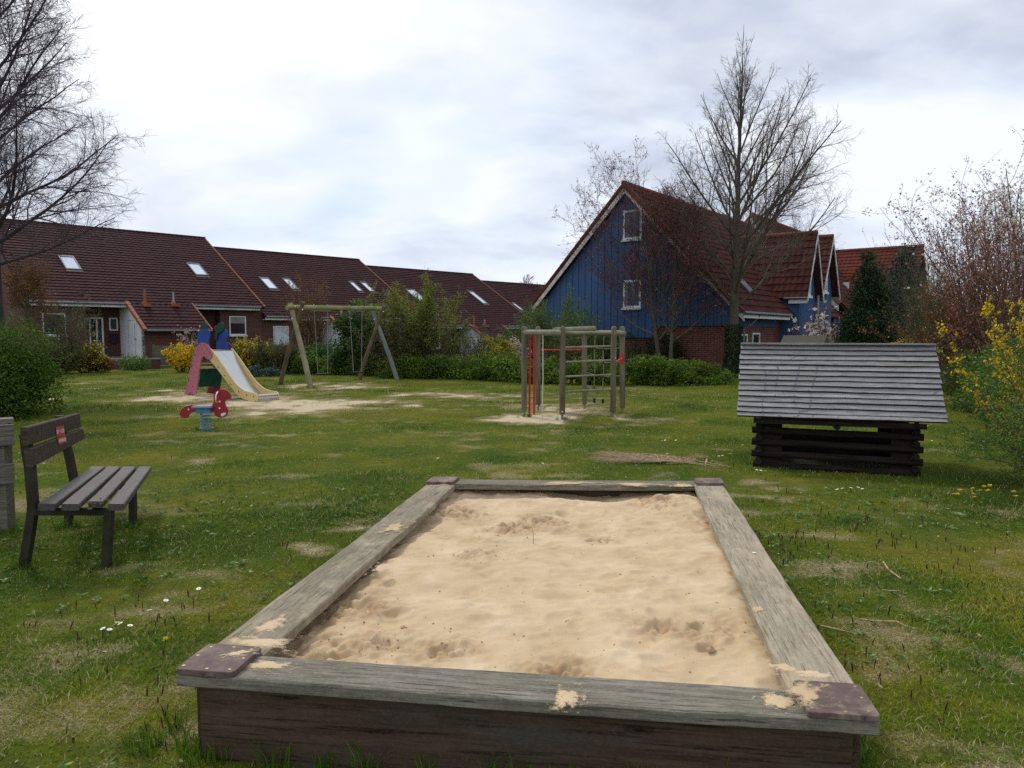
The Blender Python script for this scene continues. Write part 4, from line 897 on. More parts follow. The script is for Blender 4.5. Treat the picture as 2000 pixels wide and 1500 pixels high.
TO=pm('verge_tile_orange',(.20,.070,.040),(.34,.14,.08),3,rough=.7,bmp=.2); TV=pm('verge_tile_red',(.10,.032,.020),(.19,.058,.032),3,rough=.7,bmp=.2)
def brickmat(name,c1,c2,mo):
    m,nt,b,o=newmat(name); tc=N(nt,'ShaderNodeTexCoord'); s=N(nt,'ShaderNodeSeparateXYZ'); nt.links.new(tc.outputs['Object'],s.inputs[0])
    a=N(nt,'ShaderNodeMath',operation='ADD'); nt.links.new(s.outputs[0],a.inputs[0]); nt.links.new(s.outputs[1],a.inputs[1])
    cx=N(nt,'ShaderNodeCombineXYZ'); nt.links.new(a.outputs[0],cx.inputs[0]); nt.links.new(s.outputs[2],cx.inputs[1])
    br=N(nt,'ShaderNodeTexBrick'); nt.links.new(cx.outputs[0],br.inputs['Vector']); br.inputs['Scale'].default_value=1; br.inputs['Brick Width'].default_value=.25; br.inputs['Row Height'].default_value=.078; br.inputs['Mortar Size'].default_value=.008
    br.inputs['Color1'].default_value=c1+(1,); br.inputs['Color2'].default_value=c2+(1,); br.inputs['Mortar'].default_value=mo+(1,); br.inputs['Bias'].default_value=.1
    n_=noise(nt,tc.outputs['Object'],2.1,5,.6); c=mixc(nt,ramp(nt,n_,[(.4,0),(.75,.5)]),br.outputs['Color'],[x*.55 for x in c1])
    nt.links.new(c,b.inputs['Base Color']); b.inputs['Roughness'].default_value=.85; b.inputs['Specular IOR Level'].default_value=.2; bump(nt,b,br.outputs['Fac'],-.3,.01); return m
BR=brickmat('brick_dark_red',(.105,.034,.028),(.065,.022,.020),(.16,.12,.105)); BR2=brickmat('brick_red',(.20,.05,.035),(.12,.032,.026),(.20,.17,.14))
BB=pm('blue_board',(.038,.078,.170),(.063,.125,.255),1.2,(1,1,.25),rough=.6,bmp=.25,fine=12,c3=(.040,.090,.20)); BBD=flat('blue_board_shadow_gap',(.012,.028,.085),.7)
WP=pm('white_paint',(.60,.62,.64),(.75,.77,.78),2,rough=.5,bmp=.1,c3=(.50,.51,.50)); WPW=pm('white_paint_flaking',(.42,.40,.36),(.74,.75,.74),5,(1,1,1),rough=.6,bmp=.3,c3=(.30,.26,.22))
GLS=pm('window_glass_dark',(.012,.014,.018),(.03,.032,.038),1.5,rough=.08,bmp=0,spec=.8); SKG=pm('skylight_glass',(.60,.66,.72),(.70,.76,.82),1.2,rough=.18,metal=.75,bmp=0); ZN=flat('zinc_grey',(.13,.14,.16),.45,.5); CUR=flat('net_curtain',(.22,.21,.21),.9); PGR=flat('pipe_grey',(.30,.31,.32),.6)
def tiles(W,L,P0,ux,us,mb,rowh=.34,colw=.30,step=.045,amp=.015,clip=None):
    P0=Vector(P0);ux=Vector(ux);us=Vector(us);n=ux.cross(us).normalized()
    nr=max(1,round(L/rowh)); rh=L/nr; nc=max(4,int(W/colw*4)); vs=[];fs=[]
    rr=random.Random(int(W*100)); 
    for r_ in range(nr):
        j_=[rr.uniform(-.006,.006) for _ in range(nc//4+2)]
        for (s,h) in ((r_*rh,0.0),(r_*rh,step),((r_+1)*rh,.006)):
            for c in range(nc+1):
                x=W*c/nc; ph=(x/colw)%1; wv=amp*(math.cos(2*PI*ph)**1)*(1 if ph<.5 else .8)
                sg=.012*math.cos(2*PI*ph+1.2) if h==step or h==0 else 0
                vs.append(P0+ux*x+us*(s-sg-(.01 if h>.03 else 0))+n*(h+wv+(j_[c//4] if h>.03 else 0)))
    m=nc+1
    for r_ in range(nr):
        b_=r_*3*m
        for k in (0,1):
            for c in range(nc): a=b_+k*m+c; fs.append((a,a+1,a+1+m,a+m))
    mb.add(vs,fs)
def roofslab(mb,P0,ux,us,W,L,th=.12):
    P0=Vector(P0);ux=Vector(ux);us=Vector(us);n=ux.cross(us).normalized(); a=[P0,P0+ux*W,P0+ux*W+us*L,P0+us*L]; mb.hexa([p-n*th for p in a]+[p-n*.012 for p in a])
def verge(mb,P0,us,ux,L,w_=.17,inward=1):
    # row of lapped cap tiles along the slope edge
    P0=Vector(P0);us=Vector(us);ux=Vector(ux);n=ux.cross(us).normalized(); k=max(1,round(L/.36)); 
    for i in range(k):
        a=P0+us*(L*i/k)+n*.03; b=P0+us*(L*(i+1.12)/k)+n*.045; e=ux*w_
        mb.hexa([a-n*.14,b-n*.14-n*.02,b+e-n*.04,a+e-n*.02,a+n*.045,b+n*.015,b+e+n*.015,a+e+n*.045])
def window(par,x0,x1,z0,z1,y,mull=(),fr=.06,door=False,glass=None,nm='window',sill=True,cur=False,side=None,hor=()):
    # frame proud of wall at plane y (facing -y); side='x-' => plane x, facing -x
    T=(lambda a,b,c:(a,b,c))
    mb=MB(); d=.05
    def B(m,a0,a1,b0_,b1_,c0,c1): m.box(a0,a1,y-c1,y-c0,b0_,b1_)
    B(mb,x0,x0+fr,z0,z1,-.0,d);B(mb,x1-fr,x1,z0,z1,0,d);B(mb,x0+fr,x1-fr,z1-fr,z1,0,d-.003);B(mb,x0+fr,x1-fr,z0,z0+fr*(3 if door else 1),0,d-.003)
    for q in mull: B(mb,q-fr*.45,q+fr*.45,z0+fr,z1-fr,.001,d-.006)
    for q in hor: B(mb,x0+fr,x1-fr,q-.03,q+.03,.001,d-.008)
    f=mb.build(nm,WP,par)
    g=MB(); B(g,x0+fr*.5,x1-fr*.5,z0+fr*.5,z1-fr*.5,.0,.014); g.build('pane',glass or GLS,f)
    if cur: g=MB(); B(g,x0+fr,x1-fr,z1-(z1-z0)*.38,z1-fr,.0155,.017); g.build('curtain',CUR,f)
    if sill: g=MB(); B(g,x0-.05,x1+.05,z0-.09,z0-.005,0,.13); g.build('sill',WPW,f)
    return f
# ================= ROW HOUSES
k_=1400/1444; n_=math.hypot(k_,1); U=Vector((k_/n_,1/n_,0)); Bv=Vector((-U.y,U.x,0)); O=Vector((-22.4,39,0)); AZ=math.atan2(U.y,U.x)
def hb(px,py,b): p=plane_hit(px,py,O+Bv*b,Bv); return (p-O).dot(U),p.z
PER=12.6; YE=-.42; YR=8.0
ZE=[3.17,2.60,2.15,1.62]; ZR=[8.12,7.52,7.05,6.48]
SKY_=[[((113,498),(160,526)),((363,512.5),(408,537.5))],[((505,541),(544.5,564)),((549.6,542.6),(586,565)),((679.5,549),(710,568.5)),((702,550),(734,569.5))],[((791,564),(835,587.5)),((913,568),(954,593))],[((998.4,591),(1024,606))]]
LBH=['dark-roofed brick row house with house number 19, nearest of the terrace on the left','second brick row house of the terrace, behind the swing set','third brick row house of the terrace, behind the yellow-green shrub','farthest brick row house of the terrace, beside the blue house']
for k in range(4):
    a0=-2.7+PER*k; a1=a0+PER; ze,zr=ZE[k],ZR[k]; gr=ze-2.9
    h=thing('row_house',LBH[k],'house',O+U*a0,AZ,'terraced brick houses behind the playground')
    X=lambda a: a-(-2.7)     # positions measured on the first house
    sl=math.hypot(YR-YE,zr-ze); us=Vector((0,(YR-YE)/sl,(zr-ze)/sl)); tn=(zr-ze)/(YR-YE); L0=PER
    roof=MB(); roofslab(roof,(0,YE,ze),(1,0,0),us,L0,sl); tiles(L0-.1,sl,(0.0,YE,ze),(1,0,0),us,roof)
    ub=Vector((0,-us.y,us.z)); roofslab(roof,(L0,2*YR-YE,ze),(-1,0,0),ub,L0,sl); 
    AX0,AX1=X(1.98),X(5.45); ya=-2.85; za=ze+(ya-YE)*tn; sa=math.hypot(YE-ya,ze-za); roofslab(roof,(AX0,ya,za),(1,0,0),us,AX1-AX0,sa,.08); tiles(AX1-AX0,sa,(AX0,ya,za),(1,0,0),us,roof)
    rf=roof.build('roof',TD,h)
    mb=MB(); verge(mb,(L0-.07,YE,ze),us,(1,0,0),sl,.075); mb.build('verge_tiles',TO,rf)
    mb=MB(); verge(mb,(AX0-.12,ya,za),us,(1,0,0),sa+.15); mb.build('verge_tiles',TO,rf); mb=MB(); verge(mb,(AX1-.03,ya,za),us,(1,0,0),sa+.15,.07); mb.build('verge_tiles',TO,rf)
    mb=MB(); n=int(L0/.4)
    for i in range(n): mb.tube([(L0*i/n,YR,zr+.0),(L0*(i+1.1)/n,YR,zr-.02)],[.10,.115],8,smooth=False)
    mb.build('ridge_tiles',TD,rf)
    # walls
    zt=ze+.20; y0=0
    w_=MB(); w_.box(0,X(.03),0,.3,-1.5,zt); w_.box(X(.03),AX0,1.0,1.3,-1.5,zt+.5); w_.box(AX1,X(7.2),.6,.9,-1.5,zt+.3); w_.box(X(7.2),L0-.02,0.0,.3,-1.5,zt); w_.box(X(-.2),X(.03)-.003,.3,1.29,-1.5,zt+.4); w_.box(X(7.2)+.003,X(7.45),.3,1.0,-1.5,zt+.3)
    w_.box(AX0,AX1,-2.5,-2.25,-1.5,za+(-2.5-ya)*tn-.06); w_.box(AX1-.25,AX1-.003,-2.25,.6,-1.5,za+.35)
    for xx in (0,L0-.3): w_.add([(xx,0.3,-1.5),(xx,2*YR,-1.5),(xx,2*YR-YE,ze-.1),(xx,YR,zr-.15),(xx,0.3,ze+.2),(xx+.28,0.3,-1.5),(xx+.28,2*YR,-1.5),(xx+.28,2*YR-YE,ze-.1),(xx+.28,YR,zr-.15),(xx+.28,0.3,ze+.2)],[(0,1,2,3,4),(9,8,7,6,5),(0,5,6,1),(1,6,7,2),(2,7,8,3),(3,8,9,4),(4,9,5,0)])
    w_.build('wall',BR,h)
    # white side of the shed with doors (faces -x)
    mb=MB(); zs=lambda y: za+(y-ya)*tn-.10
    mb.hexa([(AX0,-2.5,-1.2),(AX0+.05,-2.5,-1.2),(AX0+.05,1.0,-1.2),(AX0,1.0,-1.2),(AX0,-2.5,zs(-2.5)),(AX0+.05,-2.5,zs(-2.5)),(AX0+.05,1.0,zs(1.0)),(AX0,1.0,zs(1.0))]); sw_=mb.build('shed_side',WP,h)
    mb=MB()
    for yy in (-2.2,-1.25,-.3): mb.box(AX0-.012,AX0-.002,yy-.01,yy+.01,gr,gr+1.5+ (yy+2.2)*.4)
    mb.box(AX0-.012,AX0-.002,-1.24,-.31,gr+1.99,gr+2.01); mb.build('door_gap',flat('gap_grey',(.2,.2,.2)),sw_); mb=MB(); mb.box(AX0-.06,AX0-.01,-1.4,-1.36,gr+.95,gr+1.05); mb.build('handle',ZN,sw_)
    # gutters with white fascia
    for (x0,x1) in ((0,AX0+.35 if k!=1 else AX0+.35),(AX1-.05,L0-.05)):
        mb=MB(); mb.box(x0,x1-.3,YE-.01,YE+.03,ze-.20,ze-.03); mb.box(x0,x1-.3,YE+.03,0,ze-.20,ze-.17); mb.build('fascia',WP,h)
        mb=MB(); mb.tube([(x0,YE-.07,ze-.03),(x1-.25,YE-.07,ze-.03)],.06,8); g=mb.build('gutter',ZN,h)
        mb=MB(); q=AX0 if x0<1 else AX1; mb.box(q-.30,q+.35,YE-.02,YE+.06,ze-.17,ze-.07) ; mb.build('gutter_end',WP,g)
    mb=MB(); mb.tube([(AX0,ya-.06,za-.03),(AX1,ya-.06,za-.03)],.055,8); mb.build('gutter',ZN,h)
    mb=MB(); mb.tube([(AX1-1.0,ya-.02,za-.08),(AX1-1.0,-2.55,za-.3),(AX1-1.0,-2.55,-1)],.045,8); mb.build('downpipe',PGR,h)
    # openings, measured on house 19
    window(h,X(-2.0),X(-.95),gr+1.20,gr+2.33,0.0); 
    mb_d=window(h,X(.14),X(1.13),gr+.05,gr+2.17,1.0,mull=(X(.46),X(.80)),door=True,nm='door',fr=.09,sill=False)
    if k==0:
        mb=MB(); cxx=X(.63); mb.add([(cxx-.11,.935,gr+1.27),(cxx,.935,gr+1.10),(cxx+.11,.935,gr+1.27),(cxx,.935,gr+1.46)],[(0,1,2,3)]); mb.add([(cxx-.11,.938,gr+1.27),(cxx,.938,gr+1.10),(cxx+.11,.938,gr+1.27),(cxx,.938,gr+1.46)],[(3,2,1,0)]); mb.build('diamond_ornament',flat('ornament_tan',(.42,.33,.16)),mb_d)
        cu=bpy.data.curves.new('house_number','FONT'); cu.body='19'; cu.size=.30; cu.extrude=.01
        oo=bpy.data.objects.new('tmp',cu); COL.objects.link(oo); dg=bpy.context.evaluated_depsgraph_get(); me=bpy.data.meshes.new_from_object(oo.evaluated_get(dg)); me.materials.clear(); bpy.data.objects.remove(oo)
        me.name='house_number'; link('house_number',me,WP,h,(X(-.42),-.02,gr+1.66),(PI/2,0,0))
    window(h,X(1.42),X(1.86),gr+1.45,gr+2.15,1.0,sill=False,fr=.07); mb=MB(); mb.box(X(1.42),X(1.80),.86,1.0,gr+.78,gr+1.22); mb.box(X(1.40),X(1.82),.84,1.0,gr+1.22,gr+1.25); mb.build('mailbox',flat('mailbox_dark',(.02,.015,.02),.5),h)
    if k==0: window(h,X(7.76),X(8.80),gr+1.20,gr+2.33,0.0,cur=True)
    else: window(h,X(7.9),X(9.2),gr+1.0,gr+2.3,0.0)
    if k==1: mb=MB(); mb.box(X(-1.9),X(-1.02),-.02,-.0155,gr+1.25,gr+2.28); mb.build('white_blind',flat('blind_white',(.5,.55,.6),.8),h)
    mb=MB(); mb.box(X(.03),AX0-.003,-1.2,1.0,-1,gr+.02); mb.box(X(.2),AX0-.4,-1.6,-1.2,-1,gr-.15); mb.build('door_step',pm('concrete_grey',(.12,.115,.10),(.2,.19,.17),6,bmp=.3),h)
    # skylights on the slope
    nr_=Vector((0,-us.z,us.y)); Mh=Matrix.Translation(h.location)@Matrix.Rotation(AZ,4,'Z'); nw=(Mh.to_3x3()@nr_).normalized(); P0w=Mh@(Vector((0,YE,ze))+nr_*.10)
    for (pa,pb) in SKY_[k]:
        A=local(h,plane_hit(*pa,P0w,nw)); B_=local(h,plane_hit(*pb,P0w,nw))
        sA=(A-Vector((0,YE,ze))).dot(us); sB=(B_-Vector((0,YE,ze))).dot(us); x0,x1=A.x,B_.x
        def rp_(x,s,hh): return Vector((x,YE,ze))+us*s+nr_*hh
        def rb(mb,xa,xb,s0,s1,h0,h1): mb.hexa([rp_(xa,s0,h0),rp_(xb,s0,h0),rp_(xb,s1,h0),rp_(xa,s1,h0),rp_(xa,s0,h1),rp_(xb,s0,h1),rp_(xb,s1,h1),rp_(xa,s1,h1)])
        mb=MB(); f=.07; rb(mb,x0,x0+f,sB,sA,.0,.11); rb(mb,x1-f,x1,sB,sA,.0,.11); rb(mb,x0+f,x1-f,sB,sB+f,.0,.107); rb(mb,x0+f,x1-f,sA-f*1.8,sA,.0,.118)
        sk=mb.build('skylight',ZN,h,fix=True); mb=MB(); rb(mb,x0+f*.6,x1-f*.6,sB+f*.6,sA-f,.02,.085); mb.build('pane',SKG,sk,fix=True); mb=MB(); rb(mb,x0-.02,x1+.02,sB-.22,sB,.045,.06); mb.build('flashing',flat('flashing_brown',(.10,.075,.065)),sk,fix=True)
    for (px,py0,py1,mt,r_) in {0:((283,568,592,TO,.07),(339,572,592,PGR,.05)),1:((667,603,618,PGR,.06),),2:((926,614,637,TO,.075),(946.6,620,634,PGR,.05)),3:()}[k]:
        p=local(h,plane_hit(px,py1,P0w,nw)); q=(py1-py0)/FL*45; mb=MB(); mb.tube([p,p+Vector((0,0,q))],r_*1.1,8); v_=mb.build('vent_pipe',mt,rf); mb=MB(); mb.tube([p+nr_*-.05,p+Vector((.0,-.02,.10)),],[.16,.07],8); mb.box(p.x-.16,p.x+.20,p.y-.32,p.y,p.z-.20,p.z-.03); mb.build('vent_base',TO,v_)
# ================= BLUE HOUSE
D0=31.0; ap=D(1228,362,D0); tn_=.75; n_=math.hypot(tn_,1); GB=Vector((tn_/n_,1/n_,0)); GU=Vector((GB.y,-GB.x,0)); GO=Vector((ap.x,ap.y,0)); GAZ=math.atan2(GU.y,GU.x)
bh=thing('blue_house','blue boarded gable house with brick base and steep red-brown tile roof','house',GO,GAZ)
def ga(px,py,a): p=plane_hit(px,py,GO+GU*a,GU); return (p-GO).dot(GB),p.z
def gb(px,py,b): p=plane_hit(px,py,GO+GB*b,GB); return (p-GO).dot(GU),p.z
ZA=ap.z; SL=1.05; HL_=4.57; HR_=5.02; RL=15.2
cs=1/math.hypot(1,SL)
def slope(mbr,side,x0s,ylo,yhi,za,half,rowh=.36,amp=.03,overh=0.0):
    # roof slope of ridge along y at x=0; side -1 left, +1 right
    L=half/cs; 
    if side>0: P0=(half,ylo,za-half*SL); ux=(0,1,0); us=Vector((-cs,0,SL*cs))
    else: P0=(-half,yhi,za-half*SL); ux=(0,-1,0); us=Vector((cs,0,SL*cs))
    roofslab(mbr,P0,ux,us,yhi-ylo,L,.10); tiles(yhi-ylo,L,P0,ux,us,mbr,rowh,.26,.045,.018)
YO=-.35
r_=MB(); slope(r_,-1,0,YO,RL,ZA,HL_); slope(r_,1,0,YO,RL,ZA,HR_); rf=r_.build('roof',TR,bh)
mb=MB(); verge(mb,(-HL_,YO+.02,ZA-HL_*SL),(cs,0,SL*cs),(0,-1,0),HL_/cs,.12); mb.build('verge_tiles',TV,rf); mb=MB()
verge(mb,(HR_,YO-.10,ZA-HR_*SL),(-cs,0,SL*cs),(0,1,0),HR_/cs,.12); mb.build('verge_tiles',TV,rf)
mb=MB(); n=36
for i in range(n): mb.tube([(0,YO-.1+(RL-YO)*i/n,ZA+.02),(0,YO-.1+(RL-YO)*(i+1.1)/n,ZA)],[.12,.13],8,smooth=False)
mb.build('ridge_tiles',TV,rf)
mb=MB()
for s,hf in ((-1,HL_+.05),(1,HR_+.05)):
    y0,y1=YO-.03,YO+.02
    mb.hexa([(s*hf,y0,ZA-hf*SL-.32),(s*hf,y1,ZA-hf*SL-.32),(0,y1,ZA-.36),(0,y0,ZA-.36),(s*hf,y0,ZA-hf*SL-.10),(s*hf,y1,ZA-hf*SL-.10),(0,y1,ZA-.12),(0,y0,ZA-.12)])
mb.build('barge_board',WPW,rf,fix=True)
mb=MB(); mb.box(-4.2,4.38,.06,.3,-.5,1.9); mb.box(-4.2,-3.95,.3,RL,-.5,2.9); mb.box(4.14,4.38,.3,RL,-.5,2.5); mb.box(-4.2,4.38,RL-.3,RL,-.5,2.5); mb.build('brick_wall',BR2,bh)
# boarding
mb=MB(); bw=.16; x=-4.25; i=0
step_x=1.29
while x<4.40:
    x1=min(x+bw-.014,4.44); zb=1.40 if x<step_x-.08 else 1.87; prd=.02 if i%2 else .0
    zt=lambda q: ZA-.30-abs(q)*SL
    yb=-.03-prd-(.05 if x<step_x-.08 else 0)
    def pr(xa,xb): mb.hexa([(xa,yb,zb),(xb,yb,zb),(xb,.05,zb),(xa,.05,zb),(xa,yb,zt(xa)),(xb,yb,zt(xb)),(xb,.05,zt(xb)),(xa,.05,zt(xa))])
    if x<0<x1: pr(x,0);pr(0,x1)
    else: pr(x,x1)
    x+=bw; i+=1
mb.build('boarding',BB,bh,fix=True)
mb=MB(); mb.add([(-4.3,.052,1.89),(4.4,.052,1.89),(4.4,.052,ZA-4.4*SL-.3),(0,.052,ZA-.3),(-4.3,.052,ZA-4.3*SL-.3)],[(0,1,2,3,4)]); mb.add([(-4.3,.056,1.89),(4.4,.056,1.89),(4.4,.056,ZA-4.4*SL-.3),(0,.056,ZA-.3),(-4.3,.056,ZA-4.3*SL-.3)],[(4,3,2,1,0)]); mb.build('board_backing',BBD,bh)
for (p,q) in (((1218,548),(1252,602)),((1218,412),(1254,467))):
    x0,z1=gb(*p,-.08); x1,z0=gb(*q,-.08); window(bh,x0,x1,z0+.03,z1,-.07,fr=.08)
window(bh,*[gb(1205,0,0)[0],gb(1252,0,0)[0]],gb(0,712,0)[1],gb(0,672,0)[1],.06,fr=.06,sill=False)
# right gutter + fascia
g0=ga(1452,607,HR_)[0]; g1=ga(1530,607,HR_)[0]; ze=ZA-HR_*SL
bL,zb_=0,0
AG=5.6
apx=ga(1597,455,AG); l1=ga(1574,583,AG); r1=ga(1606,583,AG); ap2=ga(1628,462,AG); l2=ga(1608,575,AG); r2=ga(1640,588,AG)
print('wing',g0,g1,apx,l1,r1,ap2,l2,r2)
mb=MB(); mb.box(HR_-.02,HR_+.02,YO,l1[0]-.3,ze-.24,ze-.06); mb.build('fascia',WP,bh); mb=MB(); mb.tube([(HR_+.08,YO-.1,ze-.05),(HR_+.08,l1[0]-.3,ze-.05)],.065,8); mb.build('gutter',ZN,bh)
mb=MB(); mb.tube([(HR_+.05,1.4,ze-.1),(HR_-.3,1.4,ze-.5),(4.45,1.4,ze-.6),(4.45,1.4,-.3)],.05,8); mb.build('downpipe',PGR,bh)
# side wall dark blue + windows (faces +x): boards
mb=MB(); y=.3
while y<l1[0]-.3: mb.box(4.38,4.42,y,y+.145,1.85,ze+.3); y+=.16
mb.build('side_boarding',BB,bh)
def sidewin(x,y0,y1,z0,z1,par=bh,fr=.07,nm='window'):
    mb=MB(); mb.box(x,x+.05,y0,y0+fr,z0,z1);mb.box(x,x+.05,y1-fr,y1,z0,z1);mb.box(x,x+.047,y0+fr,y1-fr,z1-fr,z1);mb.box(x,x+.047,y0+fr,y1-fr,z0,z0+fr); f=mb.build(nm,WP,par); mb=MB(); mb.box(x,x+.015,y0+fr*.5,y1-fr*.5,z0+fr*.5,z1-fr*.5); mb.build('pane',GLS,f); mb=MB(); mb.box(x,x+.12,y0-.04,y1+.04,z0-.12,z0-.004); mb.build('sill',WPW,f); return f
sidewin(4.385,.7,1.9,.35,1.55); sidewin(4.385,2.5,3.4,.0,1.6,nm='side_door')
# two cross gables
for j,(A_,l,r,hw) in enumerate(((apx,l1,r1,0),(ap2,l2,r2,0))):
    yc_=A_[0]; zA_=A_[1]; w1=yc_-l[0]; w2=r[0]-yc_; w_=(w1+w2)/2; zl=(l[1]+r[1])/2 if j==0 else l[1]+.05; sl2=(zA_-zl)/w_; c2=1/math.hypot(1,sl2); Lr=w_/c2
    xi=max(0.0,(ZA-zA_)/SL)-.2
    m_=MB()
    for s in (-1,1):
        if s<0: P0=(xi-.0,yc_-w_,zl); ux=(1,0,0); us=Vector((0,c2,sl2*c2))
        else: P0=(AG,yc_+w_,zl); ux=(-1,0,0); us=Vector((0,-c2,sl2*c2))
        roofslab(m_,P0,ux,us,AG-xi,Lr,.08); tiles(AG-xi,Lr,P0,ux,us,m_,.34,.26,.045,.018)
    wr=m_.build('cross_gable_roof',TR,bh)
    mb=MB(); mb.tube([(xi,yc_,zA_+.02),(AG,yc_,zA_+.02)],.11,8); mb.build('ridge_tiles',TV,wr)
    mb=MB()
    for s in (-1,1): mb.hexa([(AG-.01,yc_+s*w_,zl-.22),(AG+.03,yc_+s*w_,zl-.22),(AG+.03,yc_,zA_-.26),(AG-.01,yc_,zA_-.26),(AG-.01,yc_+s*w_,zl-.02),(AG+.03,yc_+s*w_,zl-.02),(AG+.03,yc_,zA_-.03),(AG-.01,yc_,zA_-.03)])
    mb.build('barge_board',WPW,wr,fix=True)
    mb=MB()
    for s in (-1,1): mb.hexa([(AG-.4,yc_+s*w_,zl-.12),(AG-.02,yc_+s*w_,zl-.12),(AG-.02,yc_,zA_-.16),(AG-.4,yc_,zA_-.16),(AG-.4,yc_+s*w_,zl-.09),(AG-.02,yc_+s*w_,zl-.09),(AG-.02,yc_,zA_-.13),(AG-.4,yc_,zA_-.13)])
    mb.build('soffit',flat('soffit_grey',(.40,.41,.43),.6),wr,fix=True)
    xg=AG-.35; mb=MB(); y=yc_-w_+.12; i=0
    while y<yc_+w_-.12:
        y1=min(y+.10,yc_+w_-.1); zt=lambda q: zA_-.2-abs(q-yc_)*sl2; pr=.02*(i%2)
        mb.hexa([(xg-.05,y,-.3),(xg+pr,y,-.3),(xg+pr,y1,-.3),(xg-.05,y1,-.3),(xg-.05,y,zt(y)),(xg+pr,y,zt(y)),(xg+pr,y1,zt(y1)),(xg-.05,y1,zt(y1))]); y+=.115;i+=1
    mb.build('gable_boarding',BB,bh,fix=True)
    mb=MB(); mb.box(4.3,xg-.05,yc_-w_+.13,yc_-w_+.18,-.3,zl+.2); mb.box(4.3,xg-.05,yc_+w_-.18,yc_+w_-.13,-.3,zl+.2); mb.build('cheek_wall',BB,bh)
    sidewin(xg+.03,yc_-w_*.45,yc_+w_*.15,zl+.15,zl+1.35,nm='gable_window')
    mb=MB(); mb.box(4.8,AG-.02,yc_-w_-.02,yc_-w_+.01,zl-.24,zl-.04); mb.build('fascia',WP,wr)
    mb=MB(); mb.tube([(4.6,yc_-w_-.06,zl-.02),(AG,yc_-w_-.06,zl-.02)],.055,8); mb.build('gutter',ZN,wr)
mb=MB(); yy=(r1[0]+l2[0])/2; mb.tube([(AG-.2,yy,zl-.1),(AG-.25,yy,-.3)],.06,8); mb.build('downpipe',PGR,bh)
# small skylight on the right slope
nr_=Vector((SL*cs,0,cs)); Mb=Matrix.Translation(bh.location)@Matrix.Rotation(GAZ,4,'Z'); pw=Mb@(Vector((HR_,0,ze))+nr_*.1); nw=Mb.to_3x3()@nr_
A=local(bh,plane_hit(1436,540,pw,nw)); B_=local(bh,plane_hit(1464,571,pw,nw)); us=Vector((-cs,0,SL*cs)); 
def rq(y,s,h_): return Vector((HR_,y,ze))+us*s+nr_*h_
sA=(A-Vector((HR_,0,ze))).dot(us); sB=(B_-Vector((HR_,0,ze))).dot(us); y0,y1=sorted((A.y,B_.y)); s0,s1=sorted((sA,sB))
if y1-y0<.4: y1=y0+.7
mb=MB(); mb.hexa([rq(y0,s0,0),rq(y1,s0,0),rq(y1,s1,0),rq(y0,s1,0),rq(y0,s0,.12),rq(y1,s0,.12),rq(y1,s1,.12),rq(y0,s1,.12)]); sk=mb.build('skylight',ZN,bh,fix=True); mb=MB(); mb.hexa([rq(y0+.08,s0+.08,.1),rq(y1-.08,s0+.08,.1),rq(y1-.08,s1-.08,.1),rq(y0+.08,s1-.08,.1),rq(y0+.08,s0+.08,.13),rq(y1-.08,s0+.08,.13),rq(y1-.08,s1-.08,.13),rq(y0+.08,s1-.08,.13)]); mb.build('pane',SKG,sk,fix=True)
# ---- second unit behind, a little higher
z2=8.35; y2=RL+.05; rear=thing('rear_house','tiled gable house joined to the back of the blue house, its ridge rising just above','house',GO+GB*y2,GAZ)
r_=MB(); slope(r_,-1,0,-.3,13.5,z2,4.8); slope(r_,1,0,-.3,13.5,z2,5.3); rf=r_.build('roof',TR,rear)
mb=MB(); verge(mb,(4.9,-.42,z2-4.9*SL),(-cs,0,SL*cs),(0,1,0),4.9/cs,.14); verge(mb,(-4.8,-.28,z2-4.8*SL),(cs,0,SL*cs),(0,-1,0),4.8/cs,.12); mb.build('verge_tiles',TO,rf)
mb=MB()
for s in (-1,1): mb.hexa([(s*4.8,-.33,z2-4.8*SL-.55),(s*4.8,-.28,z2-4.8*SL-.55),(0,-.28,z2-.6),(0,-.33,z2-.6),(s*4.8,-.33,z2-4.8*SL-.1),(s*4.8,-.28,z2-4.8*SL-.1),(0,-.28,z2-.1),(0,-.33,z2-.1)])
mb.build('barge_board',WPW,rf,fix=True)
mb=MB(); n=24
for i in range(n): mb.tube([(0,-.3+13.8*i/n,z2+.02),(0,-.3+13.8*(i+1.1)/n,z2)],[.12,.13],8,smooth=False)
mb.build('ridge_tiles',TV,rf)
mb=MB(); mb.add([(-4.3,0,-.5),(4.5,0,-.5),(4.5,0,z2-4.5*SL-.2),(0,0,z2-.2),(-4.3,0,z2-4.3*SL-.2),(-4.3,13,-.5),(4.5,13,-.5),(4.5,13,z2-4.5*SL-.2),(0,13,z2-.2),(-4.3,13,z2-4.3*SL-.2)],[(0,1,2,3,4),(9,8,7,6,5),(0,5,6,1),(1,6,7,2),(2,7,8,3),(3,8,9,4),(4,9,5,0)]); mb.build('wall',BB,rear)
